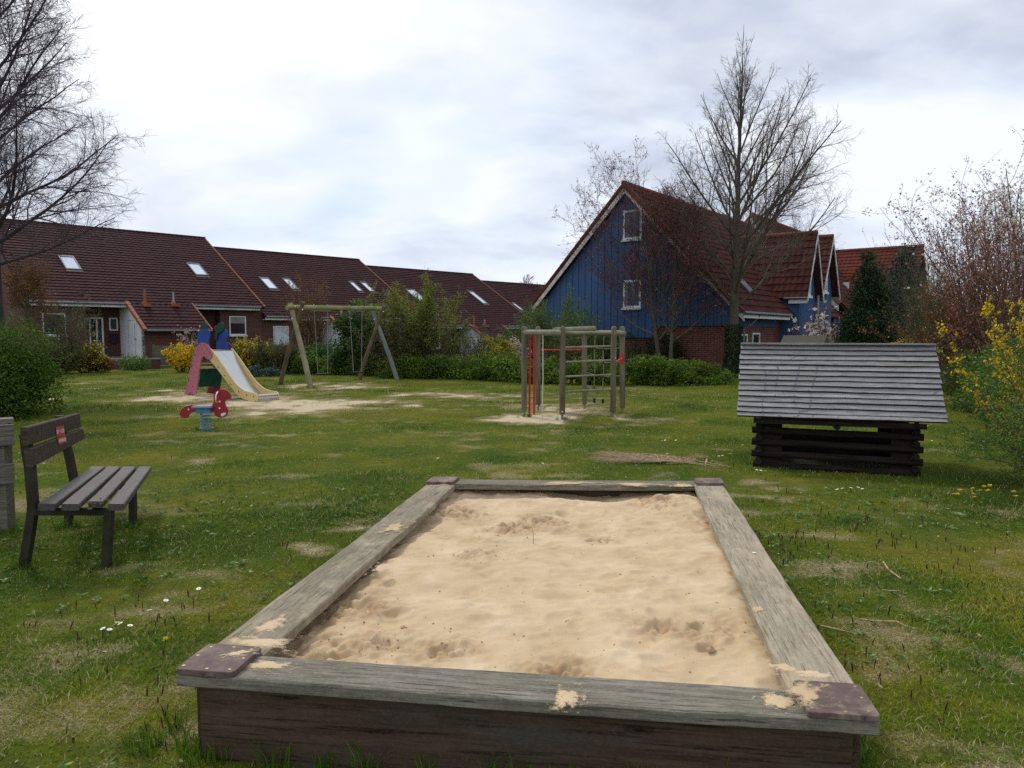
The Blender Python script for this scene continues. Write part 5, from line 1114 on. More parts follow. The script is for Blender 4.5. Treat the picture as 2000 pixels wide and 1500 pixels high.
# ---- red tiled house at the right, ridge across
c=D(1642,491,50); rh=thing('red_roof_house','house with bright red tile roof behind the dark conifers at the right','house',(c.x,c.y,0),GAZ)
zr=c.z; r_=MB(); Ls_=7.0; us=Vector((0,.72,.694)); roofslab(r_,(-3.2,-Ls_*.72,zr-Ls_*.694),(1,0,0),us,8.1,Ls_); tiles(8.1,Ls_,(-3.2,-Ls_*.72,zr-Ls_*.694),(1,0,0),us,r_,.34,.26,.045,.02); roofslab(r_,(4.9,Ls_*.72,zr-Ls_*.694),(-1,0,0),Vector((0,-.72,.694)),8.1,Ls_); rf=r_.build('roof',TRR,rh)
mb=MB(); n=36
for i in range(n): mb.tube([(-3.2+8.1*i/n,0,zr+.02),(-3.2+8.1*(i+1.1)/n,0,zr)],[.12,.13],8,smooth=False)
mb.build('ridge_tiles',TV,rf)
mb=MB(); mb.box(-2.9,4.6,-4.6,4.6,-.5,zr-4.6); mb.build('wall',BR2,rh)
mb=MB(); p=local(rh,D(1637,565,46)); mb.box(p.x-.5,p.x+.6,p.y-.1,p.y+.1,p.z-.5,p.z+.4); mb.build('roof_window',WP,rh)
# ---- low shed roof behind the playhouse
c=D(1572,668,22); sh=thing('garden_shed','low shed with grey-green felt roof standing behind the log playhouse','shed',(c.x,c.y,0),GAZ)
FEL=pm('roof_felt',(.075,.072,.055),(.12,.115,.085),20,rough=.95,bmp=.3); zt=D(1545,655,22).z
mb=MB(); mb.add([(-.62,-.5,zt-.36),(.62,-.5,zt-.36),(.62,0,zt),(-.62,0,zt),(-.62,.5,zt-.36),(.62,.5,zt-.36)],[(0,1,2,3),(3,2,5,4),(0,3,4),(1,5,2)]); mb.build('roof',FEL,sh); mb=MB(); mb.box(-.55,.55,-.42,.42,0,zt-.34); mb.build('wall',pm('shed_wood',(.05,.035,.025),(.09,.065,.045),3,(10,10,1)),sh)
# ---- fence panel by the forsythia
c=G(335,722); c=D(335,722,33.5); fp=thing('fence_panel','grey-green horizontal board fence panel behind the yellow forsythia by the slide','fence',(c.x,c.y,0),R(10))
FW=pm('fence_green_wood',(.08,.085,.055),(.15,.15,.10),3,(1,1,8),rough=.9,bmp=.3); zt=D(335,673,33.5).z; mb=MB(); z=0
while z<zt-.1: mb.box(-.75,.75,-.015,.015,z,z+.11); z+=.13
mb.build('boards',FW,fp); mb=MB()
for x in (-.75,.75): mb.box(x-.05,x+.05,.016,.10,-.1,zt)
mb.build('post',FW,fp)
# low retaining wall in front of house 19
c=D(245,715,32.5); lw=thing('garden_wall','low dark brick garden wall in front of the house with number 19','wall',(c.x,c.y,0),AZ*.25)
mb=MB(); mb.box(-1.2,1.4,-.12,.12,-.2,.42); mb.build('bricks',BR,lw); mb=MB(); mb.box(-1.25,1.45,-.15,.15,.423,.48); mb.build('coping',flat('coping_grey',(.2,.19,.17),.8),lw)
# ================= VEGETATION
def batch(P,Rr,sides):
    n,m,_=P.shape; T=np.gradient(P,axis=1); T/=np.linalg.norm(T,axis=2,keepdims=True)+1e-9
    ref=np.where(np.abs(T[:,:1,2:3])<.85,np.array([0,0,1.]),np.array([1.,0,0])); ref=np.broadcast_to(ref,T.shape)
    A=np.cross(T,ref); A/=np.linalg.norm(A,axis=2,keepdims=True)+1e-9; B=np.cross(T,A)
    th=2*PI*np.arange(sides)/sides
    V=P[:,:,None,:]+(A[:,:,None,:]*np.cos(th)[None,None,:,None]+B[:,:,None,:]*np.sin(th)[None,None,:,None])*Rr[:,:,None,None]
    V=V.reshape(-1,3); i=np.arange(n)[:,None,None]*(m*sides); j=np.arange(m-1)[None,:,None]*sides; k=np.arange(sides)[None,None,:]; k2=(k+1)%sides
    a=i+j+k; b=i+j+k2; F=np.stack([a+0*b,b+0*a,b+sides,a+sides],-1).reshape(-1,4); return V,F
def grow(par,nper,tr,ang,lenf,m,rr0,trop,wig,r,rmin,Lref=None):
    flat_=0; P,Rr,L=par; n,mm,_=P.shape; N_=n*nper
    pi=np.repeat(np.arange(n),nper); t=tr[0]+(tr[1]-tr[0])*((np.tile(np.arange(nper),n)+r.random(N_))/nper); 
    f=t*(mm-1); i0=np.minimum(f.astype(int),mm-2); fr=(f-i0)[:,None]
    p0=P[pi,i0]*(1-fr)+P[pi,i0+1]*fr; tg=P[pi,i0+1]-P[pi,i0]; tg/=np.linalg.norm(tg,axis=1)[:,None]+1e-9; rad=Rr[pi,i0]*(1-fr[:,0])+Rr[pi,i0+1]*fr[:,0]
    q=np.cross(tg,r.normal(size=(N_,3))); q/=np.linalg.norm(q,axis=1)[:,None]+1e-9; q[:,2]*=(1-flat_); q/=np.linalg.norm(q,axis=1)[:,None]+1e-9
    a=np.radians(ang[0]+(ang[1]-ang[0])*r.random(N_))[:,None]; d=tg*np.cos(a)+q*np.sin(a)
    Lc_=lenf(L[pi],t,r.random(N_),p0)
    if Lref:
        kp=r.random(N_)<np.clip(L[pi]/Lref,.06,1); pi,p0,rad,d,Lc_=pi[kp],p0[kp],rad[kp],d[kp],Lc_[kp]; N_=len(pi)
    C=np.zeros((N_,m,3)); C[:,0]=p0; st=(Lc_/(m-1))[:,None]
    for k in range(1,m):
        d=d+np.array([0,0,1.])*trop+r.normal(size=(N_,3))*wig; d/=np.linalg.norm(d,axis=1)[:,None]; C[:,k]=C[:,k-1]+d*st
    r0=np.minimum(rad*.8,rr0*(.7+.6*r.random(N_))*np.ones(N_)) if rr0 is not None else rad*.55
    tp=np.linspace(1,.25,m)[None,:]; RR=np.maximum(r0[:,None]*tp,rmin)
    return C,RR,Lc_
def bark(name,c1,c2,c3=None): return pm(name,c1,c2,6,(1,1,.35),rough=.85,bmp=.6,fine=14,c3=c3)
def leaves_on(par,n,size,r,jit=.02,wr=.5,vb=.5,vs=.2,tmin=.15):
    P,_,_=par; N_=n; i=r.integers(0,len(P),N_); f=(tmin+(1-tmin)*r.random(N_))*(P.shape[1]-1); j=np.minimum(f.astype(int),P.shape[1]-2); fr=(f-j)[:,None]
    p=P[i,j]*(1-fr)+P[i,j+1]*fr+r.normal(size=(N_,3))*jit
    s=size*(.6+.8*r.random(N_)); V,F=leafquads(p,None,s,s*wr,r,.9); return V,F,np.clip(vb+(vn(i*.37,i*.11,5)-.5)*.5+r.normal(0,vs,N_),0,1)
def meshfrom(name,batches,mat,parent,smooth=True):
    VV=[];FF=[];k=0
    for V,F in batches: VV.append(V);FF.append(F+k);k+=len(V)
    return link(name,npmesh(name,np.concatenate(VV),np.concatenate(FF),smooth=smooth),mat,parent)
def tree(name,label,cat,loc,H,r0,z0,z1,nprim,lenf,angf,mat,seed,top_lean=(0,0),lev=(9,6,4),tw=.006,wig=.10,trop=.10,leaf=None,parts=('trunk','crown'),asym=(0,0),ratios=(.5,.42,.45),trunkz=None,twmat=None,zexp=.95,pw=.7):
    r=np.random.default_rng(seed); t=thing(name,label,cat,loc)
    m=16; z=np.linspace(0,trunkz or H,m); P=np.zeros((1,m,3)); P[0,:,2]=z; P[0,:,0]=top_lean[0]*(z/H)+np.cumsum(r.normal(0,.02*H/12,m)); P[0,:,1]=top_lean[1]*(z/H); P[0,0,:2]=0
    rad=np.maximum(r0*(1-z/(H*1.02))**1.2,tw*1.5)[None]; rad[0,0]*=1.35; P[0,0,2]=-.1
    bt=[batch(P,rad,12)]
    # primaries
    zz=z0+(z1-z0)*(np.arange(nprim)/nprim)**zexp+r.random(nprim)*.25; az=np.arange(nprim)*2.39996+r.normal(0,.35,nprim)
    f=np.clip(zz/z[-1]*(m-1),0,m-1.001); i0=f.astype(int); fr=(f-i0)[:,None]; p0=P[0,i0]*(1-fr)+P[0,i0+1]*fr; pr=rad[0,i0]
    a=np.radians(angf(zz)+r.normal(0,6,nprim)); d=np.stack([np.sin(a)*np.cos(az),np.sin(a)*np.sin(az),np.cos(a)],1)
    L=lenf(zz)*(.8+.35*r.random(nprim))*(1+asym[0]*np.cos(az)+asym[1]*np.sin(az))
    mm=9; C=np.zeros((nprim,mm,3)); C[:,0]=p0; 
    for k in range(1,mm):
        d=d+np.array([0,0,1.])*trop*.8+r.normal(size=(nprim,3))*wig*pw; d/=np.linalg.norm(d,axis=1)[:,None]; C[:,k]=C[:,k-1]+d*(L/(mm-1))[:,None]
    R1=np.minimum(pr*.5,.010+L*.0095)[:,None]*np.linspace(1,.22,mm)[None]; p1=(C,np.maximum(R1,tw),L); bt.append(batch(C,p1[1],7))
    p2=grow(p1,lev[0],(.15,.97),(22,50),lambda L,t,u,p:L*ratios[0]*(1.1-.75*t)*(.6+.7*u),7,None,trop*.8,wig,r,tw,Lref=L.max()*.85); c=[batch(p2[0],p2[1],4)]
    p3=grow(p2,lev[1],(.12,.97),(25,60),lambda L,t,u,p:(L*ratios[1]+.08)*(1.1-.6*t)*(.5+.8*u),5,None,trop*.5,wig*1.3,r,tw*.8,Lref=np.percentile(p2[2],75)); c.append(batch(p3[0],p3[1],3))
    p4=grow(p3,lev[2],(.2,1.0),(25,65),lambda L,t,u,p:(L*ratios[2]+.06)*(.5+.8*u),4,None,trop*.3,wig*1.4,r,tw*.6,Lref=np.percentile(p3[2],75)); c.append(batch(p4[0],p4[1],3))
    meshfrom(parts[0],bt,mat,t); meshfrom(parts[1],c,twmat or mat,t,False)
    if leaf:
        V,F,A=leaves_on(p4,leaf[0],leaf[1],r,leaf[3] if len(leaf)>3 else .015); link('leaves',npmesh('leaves',V,F,A),leaf[2],t)
    return t
def shrub(name,label,cat,loc,H,sp_,nst,mat,seed,leaf=None,group=None,r0=.02,lev=(6,5),tw=.004,lean=(0,0),wig=.12,trop=.12,a=(5,40),base=.15,ratios=(.45,.4),tmin=.15,blos=None,stl=1.0):
    r=np.random.default_rng(seed); t=thing(name,label,cat,loc,0,group)
    m=9; th=r.random(nst)*2*PI; an=np.radians(a[0]+(a[1]-a[0])*r.random(nst)); P=np.zeros((nst,m,3)); P[:,0,0]=np.cos(th)*base*r.random(nst); P[:,0,1]=np.sin(th)*base*r.random(nst); P[:,0,2]=-.05
    d=np.stack([np.sin(an)*np.cos(th)*sp_[0]+lean[0],np.sin(an)*np.sin(th)*sp_[1]+lean[1],np.cos(an)],1); d/=np.linalg.norm(d,axis=1)[:,None]; L=H*(.7+.4*r.random(nst))*stl
    for k in range(1,m):
        d=d+np.array([0,0,1.])*trop*.5+r.normal(size=(nst,3))*wig*.6; d/=np.linalg.norm(d,axis=1)[:,None]; P[:,k]=P[:,k-1]+d*(L/(m-1))[:,None]
    R0=r0*(.6+.7*r.random(nst))[:,None]*np.linspace(1,.25,m)[None]; p1=(P,np.maximum(R0,tw),L)
    p2=grow(p1,lev[0],(.15,.98),(18,50),lambda L,t,u,p:L*ratios[0]*(1.1-.7*t)*(.5+.8*u),6,None,trop,wig,r,tw)
    p3=grow(p2,lev[1],(.1,1.0),(20,60),lambda L,t,u,p:(L*ratios[1]+.05)*(.5+.8*u),4,None,trop*.5,wig*1.3,r,tw*.75)
    meshfrom('branches',[batch(P,p1[1],5),batch(p2[0],p2[1],4),batch(p3[0],p3[1],3)],mat,t,False)
    for q,nm in ((leaf,'leaves'),(blos,'blossom')):
        if q: V,F,A=leaves_on(p3,q[0],q[1],r,q[3] if len(q)>3 else .02,q[4] if len(q)>4 else .5,tmin=tmin); link(nm,npmesh(nm,V,F,A),q[2],t)
    return t
def bush(name,label,cat,loc,rx,ry,h,n,size,mat,seed,nl=26,lump=.34,stem=None,group=None,path=None,top=None,flat_=.7,wr=.5,zlow=.03,shape='dome'):
    r=np.random.default_rng(seed); t=thing(name,label,cat,loc,0,group)
    c=[]
    while len(c)<nl:
        if path is not None:
            u=r.random(); k=u*(len(path)-1); i=min(int(k),len(path)-2); b=np.array(path[i])*(1-(k-i))+np.array(path[i+1])*(k-i); x,y=b[0]+r.uniform(-rx,rx),b[1]+r.uniform(-ry,ry); hh=h*(.70+.5*vn(np.array([b[0]*1.3]),np.array([b[1]*1.3]),seed)[0]); z=r.uniform(.15,1)*hh-lump*.5
        elif shape=='cone':
            z=h*(1-r.random()**.6*1.0)*.97; q=1-z/h; an=r.random()*2*PI; k=(.45+.5*r.random())*q**.62; x,y=math.cos(an)*rx*k,math.sin(an)*ry*k
        else:
            v=r.normal(size=3); v/=np.linalg.norm(v); v[2]=abs(v[2]); k=(.55+.4*r.random()); x,y,z=v[0]*rx*k,v[1]*ry*k,v[2]*(h-lump*.4)*k if r.random()<.75 else r.uniform(.1,.5)*h
        c.append((x,y,max(z,lump*.25),r.random()))
    c=np.array(c); lr=lump*(.65+.7*r.random(len(c)))*(1 if shape!='cone' else 1)
    if shape=='cone': lr*= (.35+.75*(1-c[:,2]/h))
    i=r.integers(0,len(c),n) if shape!='cone' else r.choice(len(c),n,p=lr**1.5/np.sum(lr**1.5)); v=r.normal(size=(n,3)); v/=np.linalg.norm(v,axis=1)[:,None]; q=(.55+.5*r.random(n)**.5+ r.exponential(.08,n))
    p=c[i,:3]+v*(lr[i]*q)[:,None]*np.array([1,1,.8]); ok=p[:,2]>zlow; p=p[ok];i=i[ok];v=v[ok]; n=len(p)
    s=size*(.55+.9*r.random(n)); V,F=leafquads(p,None,s,s*wr,r,flat_)
    A=np.clip(.45+(c[i,3]-.5)*.5+v[ok if False else slice(None)][:,2]*.12+r.normal(0,.14,n),0,1)
    o=link('foliage',npmesh('foliage',V,F,A),mat,t)
    if stem is not None:
        k=max(10,nl//2); idx=r.integers(0,len(c),k); P=np.zeros((k,4,3)); 
        for q_,tt in enumerate((0,.35,.7,1.0)):
            P[:,q_]=c[idx,:3]*np.array([tt*.8+.15,tt*.8+.15,tt])+r.normal(0,.03,(k,3))
            if path is not None: P[:,q_,:2]=c[idx,:2]+r.normal(0,.03,(k,2))
        P[:,0,2]=-.05
        meshfrom('stems',[batch(P,np.linspace(.02,.006,4)[None]*np.ones((k,1))*max(1,h/1.6),5)],stem,t)
    return t
BK=bark('bark_grey_green',(.055,.048,.036),(.12,.105,.075),(.085,.10,.045)); BKD=bark('bark_dark_purple',(.035,.027,.034),(.07,.055,.058)); TWG=flat('twig_grey_brown',(.15,.11,.095),.85); TWD=flat('twig_purple_brown',(.095,.068,.088),.85); BRN=flat('shrub_stem_brown',(.085,.055,.035),.9); STM=flat('stem_grey',(.12,.105,.08),.9)
lf=lambda n,a,b,c,tr=.3: leafmat(n,[(0,a),(.5,b),(1,c)],tr)
L_YEW=lf('leaf_yew',(.022,.055,.006),(.065,.125,.010),(.14,.22,.018)); L_HEDGE=lf('leaf_hedge',(.035,.075,.007),(.085,.15,.012),(.18,.26,.025)); L_RED=lf('leaf_plum',(.10,.028,.030),(.20,.055,.050),(.34,.13,.11)); L_WIL=lf('leaf_willow',(.08,.11,.015),(.17,.20,.03),(.28,.30,.05)); L_FOR=lf('blossom_forsythia',(.50,.30,.005),(.72,.48,.01),(.85,.62,.03)); L_CON=lf('leaf_conifer',(.010,.026,.008),(.024,.048,.014),(.045,.075,.022),.1); L_CON2=lf('leaf_blue_conifer',(.012,.03,.022),(.03,.06,.045),(.06,.10,.08),.1)
L_BR=lf('leaf_brown_bud',(.12,.05,.015),(.22,.10,.03),(.33,.17,.05)); L_BUD=lf('bud_dusky_red',(.13,.05,.035),(.24,.10,.06),(.38,.19,.12)); L_WHT=lf('blossom_white',(.55,.48,.45),(.72,.66,.62),(.82,.80,.78)); L_RHO=lf('leaf_laurel',(.010,.032,.008),(.035,.085,.016),(.09,.17,.04)); L_GRN=lf('leaf_fresh_green',(.035,.085,.012),(.09,.17,.02),(.17,.27,.05)); L_IVY=lf('leaf_ivy',(.010,.025,.008),(.03,.06,.016),(.07,.11,.04)); L_GOLD=lf('leaf_golden_conifer',(.10,.13,.015),(.24,.24,.02),(.45,.36,.03)); L_OLV=lf('leaf_olive',(.05,.065,.015),(.10,.11,.03),(.16,.16,.05)); L_PNK=lf('blossom_pale_pink',(.32,.18,.18),(.45,.30,.28),(.62,.50,.46)); L_BLU=lf('leaf_bluegreen_cover',(.02,.045,.035),(.05,.085,.07),(.11,.16,.13))
def at(px,Y): return Vector(((px-1000)/FL*Y*1.0,Y,0))
def hz(py,Y): return D(1000,py,Y).z
# --- big bare tree
c=at(1428,26.5); H=hz(48,26.5)
bt_=tree('bare_tree','tall bare tree with ivy-covered foot in front of the blue house','tree',c,H,.21,2.3,H*.95,44,lambda z:np.minimum(.56*(H-z)+.25,5.3),lambda z:50-24*np.clip((z-2.3)/7,0,1),BK,11,top_lean=(.15,0),asym=(.10,0),tw=.0040,twmat=TWG,trop=.055,lev=(15,10,6),zexp=1.05,ratios=(.42,.42,.45),pw=.35)
# ivy on the trunk
r=np.random.default_rng(5); n=2600; z=r.random(n)**1.3*1.9; a=r.random(n)*2*PI; rad=.22+.05*r.random(n)+.10*np.exp(-z*1.2); p=np.stack([rad*np.cos(a)+.06,rad*np.sin(a),z],1); V,F=leafquads(p,None,.07+.05*r.random(n),.06,r,.9); link('ivy',npmesh('ivy',V,F,r.random(n)),L_IVY,bt_)
c=at(-2,18.0)
tree('bare_tree','large bare tree with dark purplish twigs at the left edge','tree',c,12.9,.19,3.0,11.6,44,lambda z:np.minimum(.50*(12.9-z)+.6,3.7),lambda z:60-34*np.clip((z-2.8)/8,0,1),BKD,29,tw=.0042,twmat=TWD,trop=.03,lev=(17,11,6),wig=.12,asym=(.0,0),ratios=(.45,.45,.5),zexp=1.1,pw=.5)
# --- plum trees in front of the gable
for (px,Y,tp,lbl,sd,ln,az) in ((1291,27.5,335,'reddish budding plum tree with the left of two slim trunks, before the blue gable',31,(-1.0,0),-.35),(1309,27.3,365,'reddish budding plum tree with the right of two slim trunks, before the blue gable',37,(.25,0),-.05)):
    H=hz(tp,Y); tree('plum_tree',lbl,'tree',at(px,Y),H,.09,1.2,H*.85,26,lambda z,H=H:np.minimum(.50*(H-z)+1.2,3.7),lambda z,H=H:62-26*np.clip(z/H,0,1),BK,sd,top_lean=ln,lev=(12,8,5),tw=.0045,leaf=(5200,.06,L_RED,.03),twmat=flat('plum_twig',(.07,.035,.035),.8),asym=(az,0),ratios=(.55,.45,.4),wig=.13)
# --- yellow-green shrub
Y=27.3; shrub('willow_shrub','tall yellow-green willow shrub with fine twigs right of the swing set','shrub',at(832,Y),hz(556,Y),(1.25,1.0),16,BRN,41,leaf=(22000,.065,L_WIL,.05),r0=.035,lev=(9,7),a=(4,44),ratios=(.5,.38),tmin=.1,stl=.98)
shrub('twiggy_shrub','grey twiggy shrub left of the golden conifer, behind the hedge','shrub',at(905,27),hz(640,27),(1.6,1),26,STM,43,leaf=(2600,.06,L_OLV,.04),r0=.018,lev=(7,5),a=(15,60))
shrub('twiggy_shrub','olive brown twiggy shrub between the laurel and the willow shrub','shrub',at(765,27),hz(610,27),(1.2,1),24,BRN,44,leaf=(7500,.07,L_OLV,.05),r0=.018,lev=(7,5),a=(10,45))
bush('golden_conifer','small golden-yellow conifer behind the hedge','conifer',at(968,26.5),.95,.9,hz(643,26.5),7000,.09,L_GOLD,45,nl=40,lump=.32,shape='cone',stem=BRN)
bush('pink_shrub','pale pinkish shrub beside the left climbing frame post','shrub',at(1010,27),.55,.5,hz(655,27),1700,.08,L_PNK,46,nl=16,lump=.25,stem=BRN)
# --- hedges
def hedge(label,pts,rx,ry,h,n,seed,mat=L_HEDGE,size=.075,nl=90,lump=.3):
    P=[G(*p) for p in pts]; c=P[0]; bush('hedge',label,'hedge',c,rx,ry,h,n,size,mat,seed,nl=nl,lump=lump,stem=BRN,path=[((p-c).x,(p-c).y,0) for p in P])
hedge('bright green loose hedge behind the swing set',[(575,728),(650,731),(740,733)],.45,.5,.95,22000,51,nl=80)
hedge('long bright green hedge between the swing set and the climbing frame',[(760,737),(860,739),(940,742),(1010,745)],.4,.5,.95,34000,52,nl=120)
hedge('bright green hedge running from the climbing frame to the ivy-covered tree',[(1020,747),(1120,750),(1230,752),(1330,752),(1420,750)],.4,.45,.78,36000,53,nl=170,lump=.25)
hedge('dark low planting under the plum trees before the brick wall',[(1180,728),(1300,728),(1400,727)],.4,.4,1.45,12000,54,mat=L_IVY,nl=60)
# --- around the swing and slide
bush('laurel_bush','dark glossy laurel bush with pale new leaves behind the right swing legs','shrub',at(702,28.5),1.0,.8,hz(572,28.5),11000,.12,L_RHO,55,nl=36,lump=.42,stem=BRN)
bush('clipped_bush','rounded dark green clipped bush under the second house window','shrub',at(478,30.5),.85,.7,hz(652,30.5),11000,.06,L_YEW,56,nl=30,lump=.36,stem=BRN)
bush('dark_shrub','dark green shrub right of the clipped bush before the brick wall','shrub',at(528,30.5),1.0,.7,hz(662,30.5),9000,.08,L_OLV,57,nl=30,lump=.34,stem=BRN)
bush('dark_shrub','dark green shrub directly behind the left swing legs','shrub',at(612,29.5),1.3,.6,hz(668,29.5),12000,.08,L_RHO,67,nl=36,lump=.36,stem=BRN)
shrub('forsythia','upright yellow forsythia bush left of the slide','forsythia',at(353,30),hz(672,30),(1.1,.8),26,BRN,58,leaf=(4200,.07,L_FOR,.03,.75),r0=.012,lev=(6,4),a=(4,38),ratios=(.34,.35))
shrub('forsythia','sparse yellow forsythia behind the slide chute','forsythia',at(482,29.5),hz(668,29.5),(1.1,.8),22,BRN,59,leaf=(2500,.06,L_FOR,.03,.75),blos=(2500,.07,L_OLV,.05),r0=.012,lev=(6,4),a=(4,40))
shrub('brown_shrub','brown twiggy shrub between the slide and the swing set','shrub',at(535,29),hz(670,29),(1.6,.8),34,BRN,60,leaf=(5500,.07,L_OLV,.05),r0=.012,lev=(7,5),a=(8,50))
t=bush('ground_cover','low blue-green ground cover clump left of the swing set','shrub',at(512,27.2),.75,.35,.42,3500,.08,L_BLU,61,nl=20,lump=.2)
Y=33; shrub('pollard_willow','round-headed pollard willow with orange-brown twigs behind the swing set','tree',at(612,Y)+Vector((0,0,0)),hz(552,Y),(.9,.8),30,BRN,62,leaf=(4500,.06,L_BR,.04),r0=.02,lev=(7,6),a=(2,26),ratios=(.35,.35),tmin=.3)
shrub('pink_shrub','pale pink budding shrub just left of the blue slide panels','shrub',at(374,31),hz(648,31),(.9,.7),12,BRN,63,leaf=(900,.08,L_PNK,.04),r0=.012,lev=(6,4),a=(4,30))
# --- far left
Y=14.0; bush('evergreen_bush','big dense bright green evergreen bush at the left edge','shrub',at(-12,Y),.98,1.1,hz(583,Y),42000,.055,L_YEW,64,nl=70,lump=.40,stem=BRN)
Y=28; tree('budding_shrub','reddish brown round-headed willow before the first house, behind the evergreen bush','tree',at(60,Y),hz(508,Y),.10,1.9,hz(560,Y),20,lambda z:1.15+0*z,lambda z:50+0*z,BRN,65,lev=(8,6,4),tw=.005,leaf=(5200,.055,L_BR,.05),ratios=(.6,.5,.4),wig=.15)
shrub('brown_shrub','tall brown shrub before the window left of house number 19','shrub',at(118,29),hz(590,29),(1.3,.9),30,STM,66,leaf=(5200,.06,L_OLV,.05),r0=.018,lev=(8,6),a=(4,40))
shrub('forsythia','straggly forsythia with few yellow flowers left of the white front door','forsythia',at(165,29.5),hz(668,29.5),(1.7,.9),34,BRN,68,leaf=(1500,.075,L_FOR,.03,.75),blos=(6500,.065,L_OLV,.05),r0=.012,lev=(7,5),a=(8,55))
shrub('brown_shrub','low reddish brown shrub below the white door','shrub',at(195,30),hz(694,30),(1.6,.8),30,BRN,69,leaf=(4200,.06,L_BR,.05),r0=.010,lev=(6,5),a=(8,55))
shrub('brown_shrub','brown undergrowth right of the evergreen bush','shrub',at(108,28),hz(672,28),(1.8,.8),36,BRN,70,leaf=(7500,.07,L_OLV,.06),r0=.012,lev=(7,5),a=(8,60))
bush('green_shrub','small leafy green shrub before the white shed doors','shrub',at(262,31.5),.65,.5,hz(683,31.5),2600,.075,L_GRN,71,nl=18,lump=.22,stem=STM)
# --- around the blue house
shrub('green_willow','bushy green willow before the left end of the blue house','shrub',at(1085,28),hz(588,28),(1.7,1),34,STM,72,leaf=(19000,.065,L_GRN,.06),r0=.02,lev=(9,6),a=(6,52))
bush('green_shrub','dark green shrub behind the climbing frame','shrub',at(1178,26.5),1.0,.7,hz(640,26.5),11000,.07,L_RHO,73,nl=36,lump=.34,stem=STM)
bush('green_shrub','dark green shrub left of the climbing frame net','shrub',at(1105,26.5),1.0,.7,hz(655,26.5),10000,.07,L_OLV,74,nl=36,lump=.34,stem=STM)
# --- right background
Y=25; bush('conifer','dark green pointed conifer behind the log playhouse','conifer',at(1695,Y),.90,.90,hz(484,Y),90000,.075,L_CON,75,nl=340,lump=.42,shape='cone',stem=BRN,flat_=1.6)
Y=29; bush('conifer','blue-green conifer with a loose tip right of the pointed conifer','conifer',at(1757,Y),1.15,1.0,hz(462,Y),34000,.10,L_CON2,76,nl=220,lump=.55,shape='cone',stem=BRN,flat_=1.2)
for (px,Y,ty,sd,n_) in ((1825,22,490,77,30),(1862,19,530,78,26),(1808,21,570,79,24)):
    shrub('bare_shrub',{77:'tall bare grey-brown shrub right of the conifers',78:'bare shrub close behind the right end of the playhouse roof',79:'shorter bare shrub right at the foot of the conifers'}[sd],'shrub',at(px,Y),hz(ty,Y),(.7,.7),n_,STM,sd,leaf=(5000,.045,L_OLV,.05),r0=.018,lev=(8,6),a=(2,26),group='bare shrubs right of the conifers')
Y=15; shrub('budding_bush','tall dusky red budding bush at the right edge','shrub',at(1955,Y),hz(418,Y),(1.0,.9),26,flat('stem_redbrown',(.10,.055,.045),.9),80,leaf=(9500,.05,L_BUD,.03,.6),r0=.022,lev=(8,6),a=(4,42),wig=.09)
shrub('budding_bush','orange-brown budding bush between the bare shrubs and the right edge','shrub',at(1905,16),hz(560,16),(1.4,.9),34,flat('stem_rust',(.09,.05,.03),.9),81,leaf=(11000,.05,L_BR,.04,.6),r0=.018,lev=(8,6),a=(6,55))
Y=17; shrub('blossom_tree','white blossoming branches rising above the right edge bush','tree',at(1990,Y),hz(360,Y),(.8,.8),20,STM,82,leaf=(6500,.06,L_WHT,.05,.8),blos=(5000,.05,L_BUD,.05),r0=.03,lev=(9,6),a=(4,36),tmin=.25,lean=(-.1,0))
shrub('magnolia','white flowering magnolia beside the dark conifer','magnolia',at(1622,26),hz(618,26),(1.0,.8),14,BRN,83,leaf=(420,.17,L_WHT,.05,.7),blos=(2600,.07,L_BR,.06),r0=.02,lev=(5,4),a=(4,42),tmin=.5)
bush('forsythia','clipped golden forsythia peeping over the playhouse roof','forsythia',at(1748,21),.50,.4,hz(655,21),6000,.06,L_FOR,84,nl=26,lump=.24,stem=BRN)
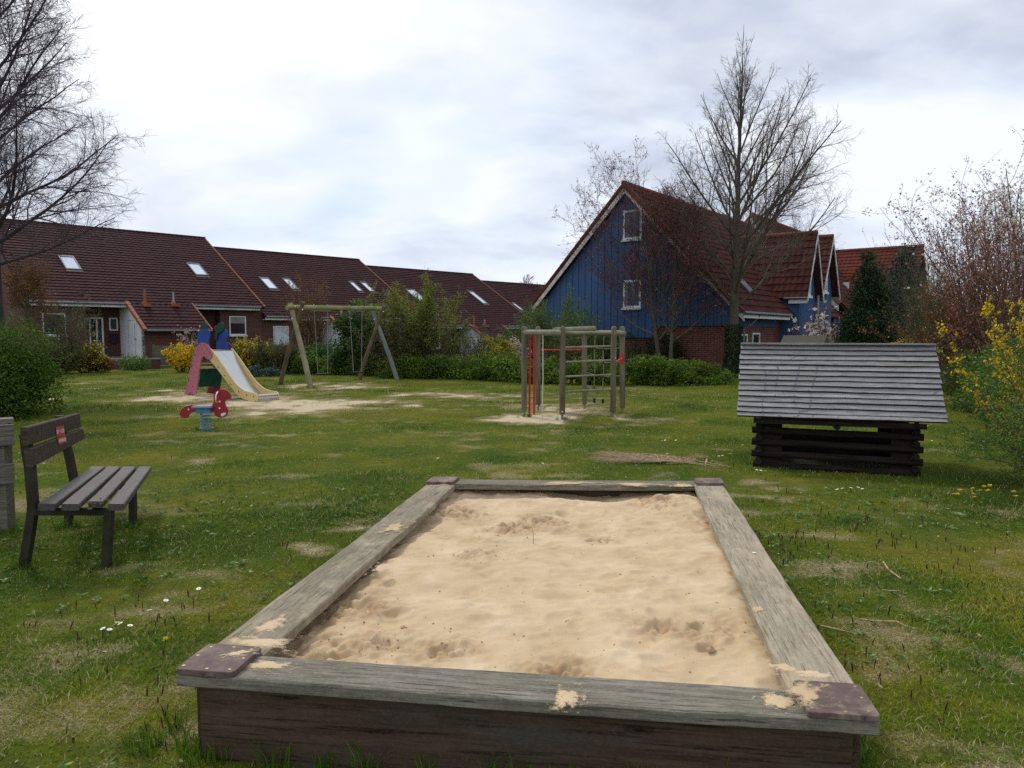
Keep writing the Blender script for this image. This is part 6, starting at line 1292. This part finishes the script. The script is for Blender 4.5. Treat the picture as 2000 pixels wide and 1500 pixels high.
hedge('dark green and brown hedge behind the right end of the playhouse',[(1790,745),(1850,750),(1900,765),(1960,790)],.5,.5,1.9,30000,85,mat=L_OLV,nl=110,lump=.4,size=.07)
hedge('shady green undergrowth at the far right behind the forsythia',[(1905,800),(1960,830),(2030,870)],.45,.45,1.35,26000,86,mat=L_GRN,nl=70,lump=.32,size=.05)
hedge('dark hedge closing the garden behind the conifers',[(1640,712),(1750,712),(1900,712)],.6,.6,2.2,16000,87,mat=L_CON,nl=90,lump=.5,size=.1)
Y=8.6; shrub('forsythia','large yellow forsythia with arching branches at the right edge','forsythia',at(2030,Y),hz(560,Y),(1.2,.9),16,STM,88,leaf=(4300,.032,L_FOR,.012,.8),blos=(2200,.028,L_GRN,.02),r0=.011,lev=(6,4),a=(3,34),ratios=(.32,.3),lean=(-.16,0),tw=.0022,stl=.92)
Y=7.2; shrub('leafy_shrub','fresh green leafy shrub with arching stems at the right edge, nearest the camera','shrub',at(2190,Y),hz(700,Y),(1.3,.9),34,BRN,89,leaf=(30000,.026,L_GRN,.025,.5),r0=.008,lev=(8,6),a=(14,64),lean=(-.22,0),tw=.002,wig=.12,trop=.04,stl=1.15)
# far trees on the skyline
for i,(px,ty,lbl) in enumerate(((1022,540,'small bare tree on the skyline left of the blue house'),(1058,556,'low bare tree on the skyline touching the blue house roof'))):
    Y=75; tree('distant_tree',lbl,'tree',at(px,Y),hz(ty,Y),.12,1.5,hz(ty+25,Y),12,lambda z:2.2+0*z,lambda z:45+0*z,TWG,90+i,lev=(6,5,3),tw=.02)
for i,(px,ty,lbl) in enumerate(((955,528,'thin twigs of a bare tree rising behind the ridge of the terrace'),)):
    pass
rb=thing('far_treeline_anchor','x','x') if False else None
r=np.random.default_rng(99)
pts=[(x,80+r.random()*10) for x in np.arange(-70,90,1.6)]
path=[(x,y,0) for x,y in pts]; t=bush('treeline','far hazy line of trees behind the houses','trees',(0,0,0),2,3,4.2,42000,.5,L_OLV,98,nl=420,lump=1.5,path=path); t['kind']='stuff'
for ch in t.children: ch['kind']='stuff'
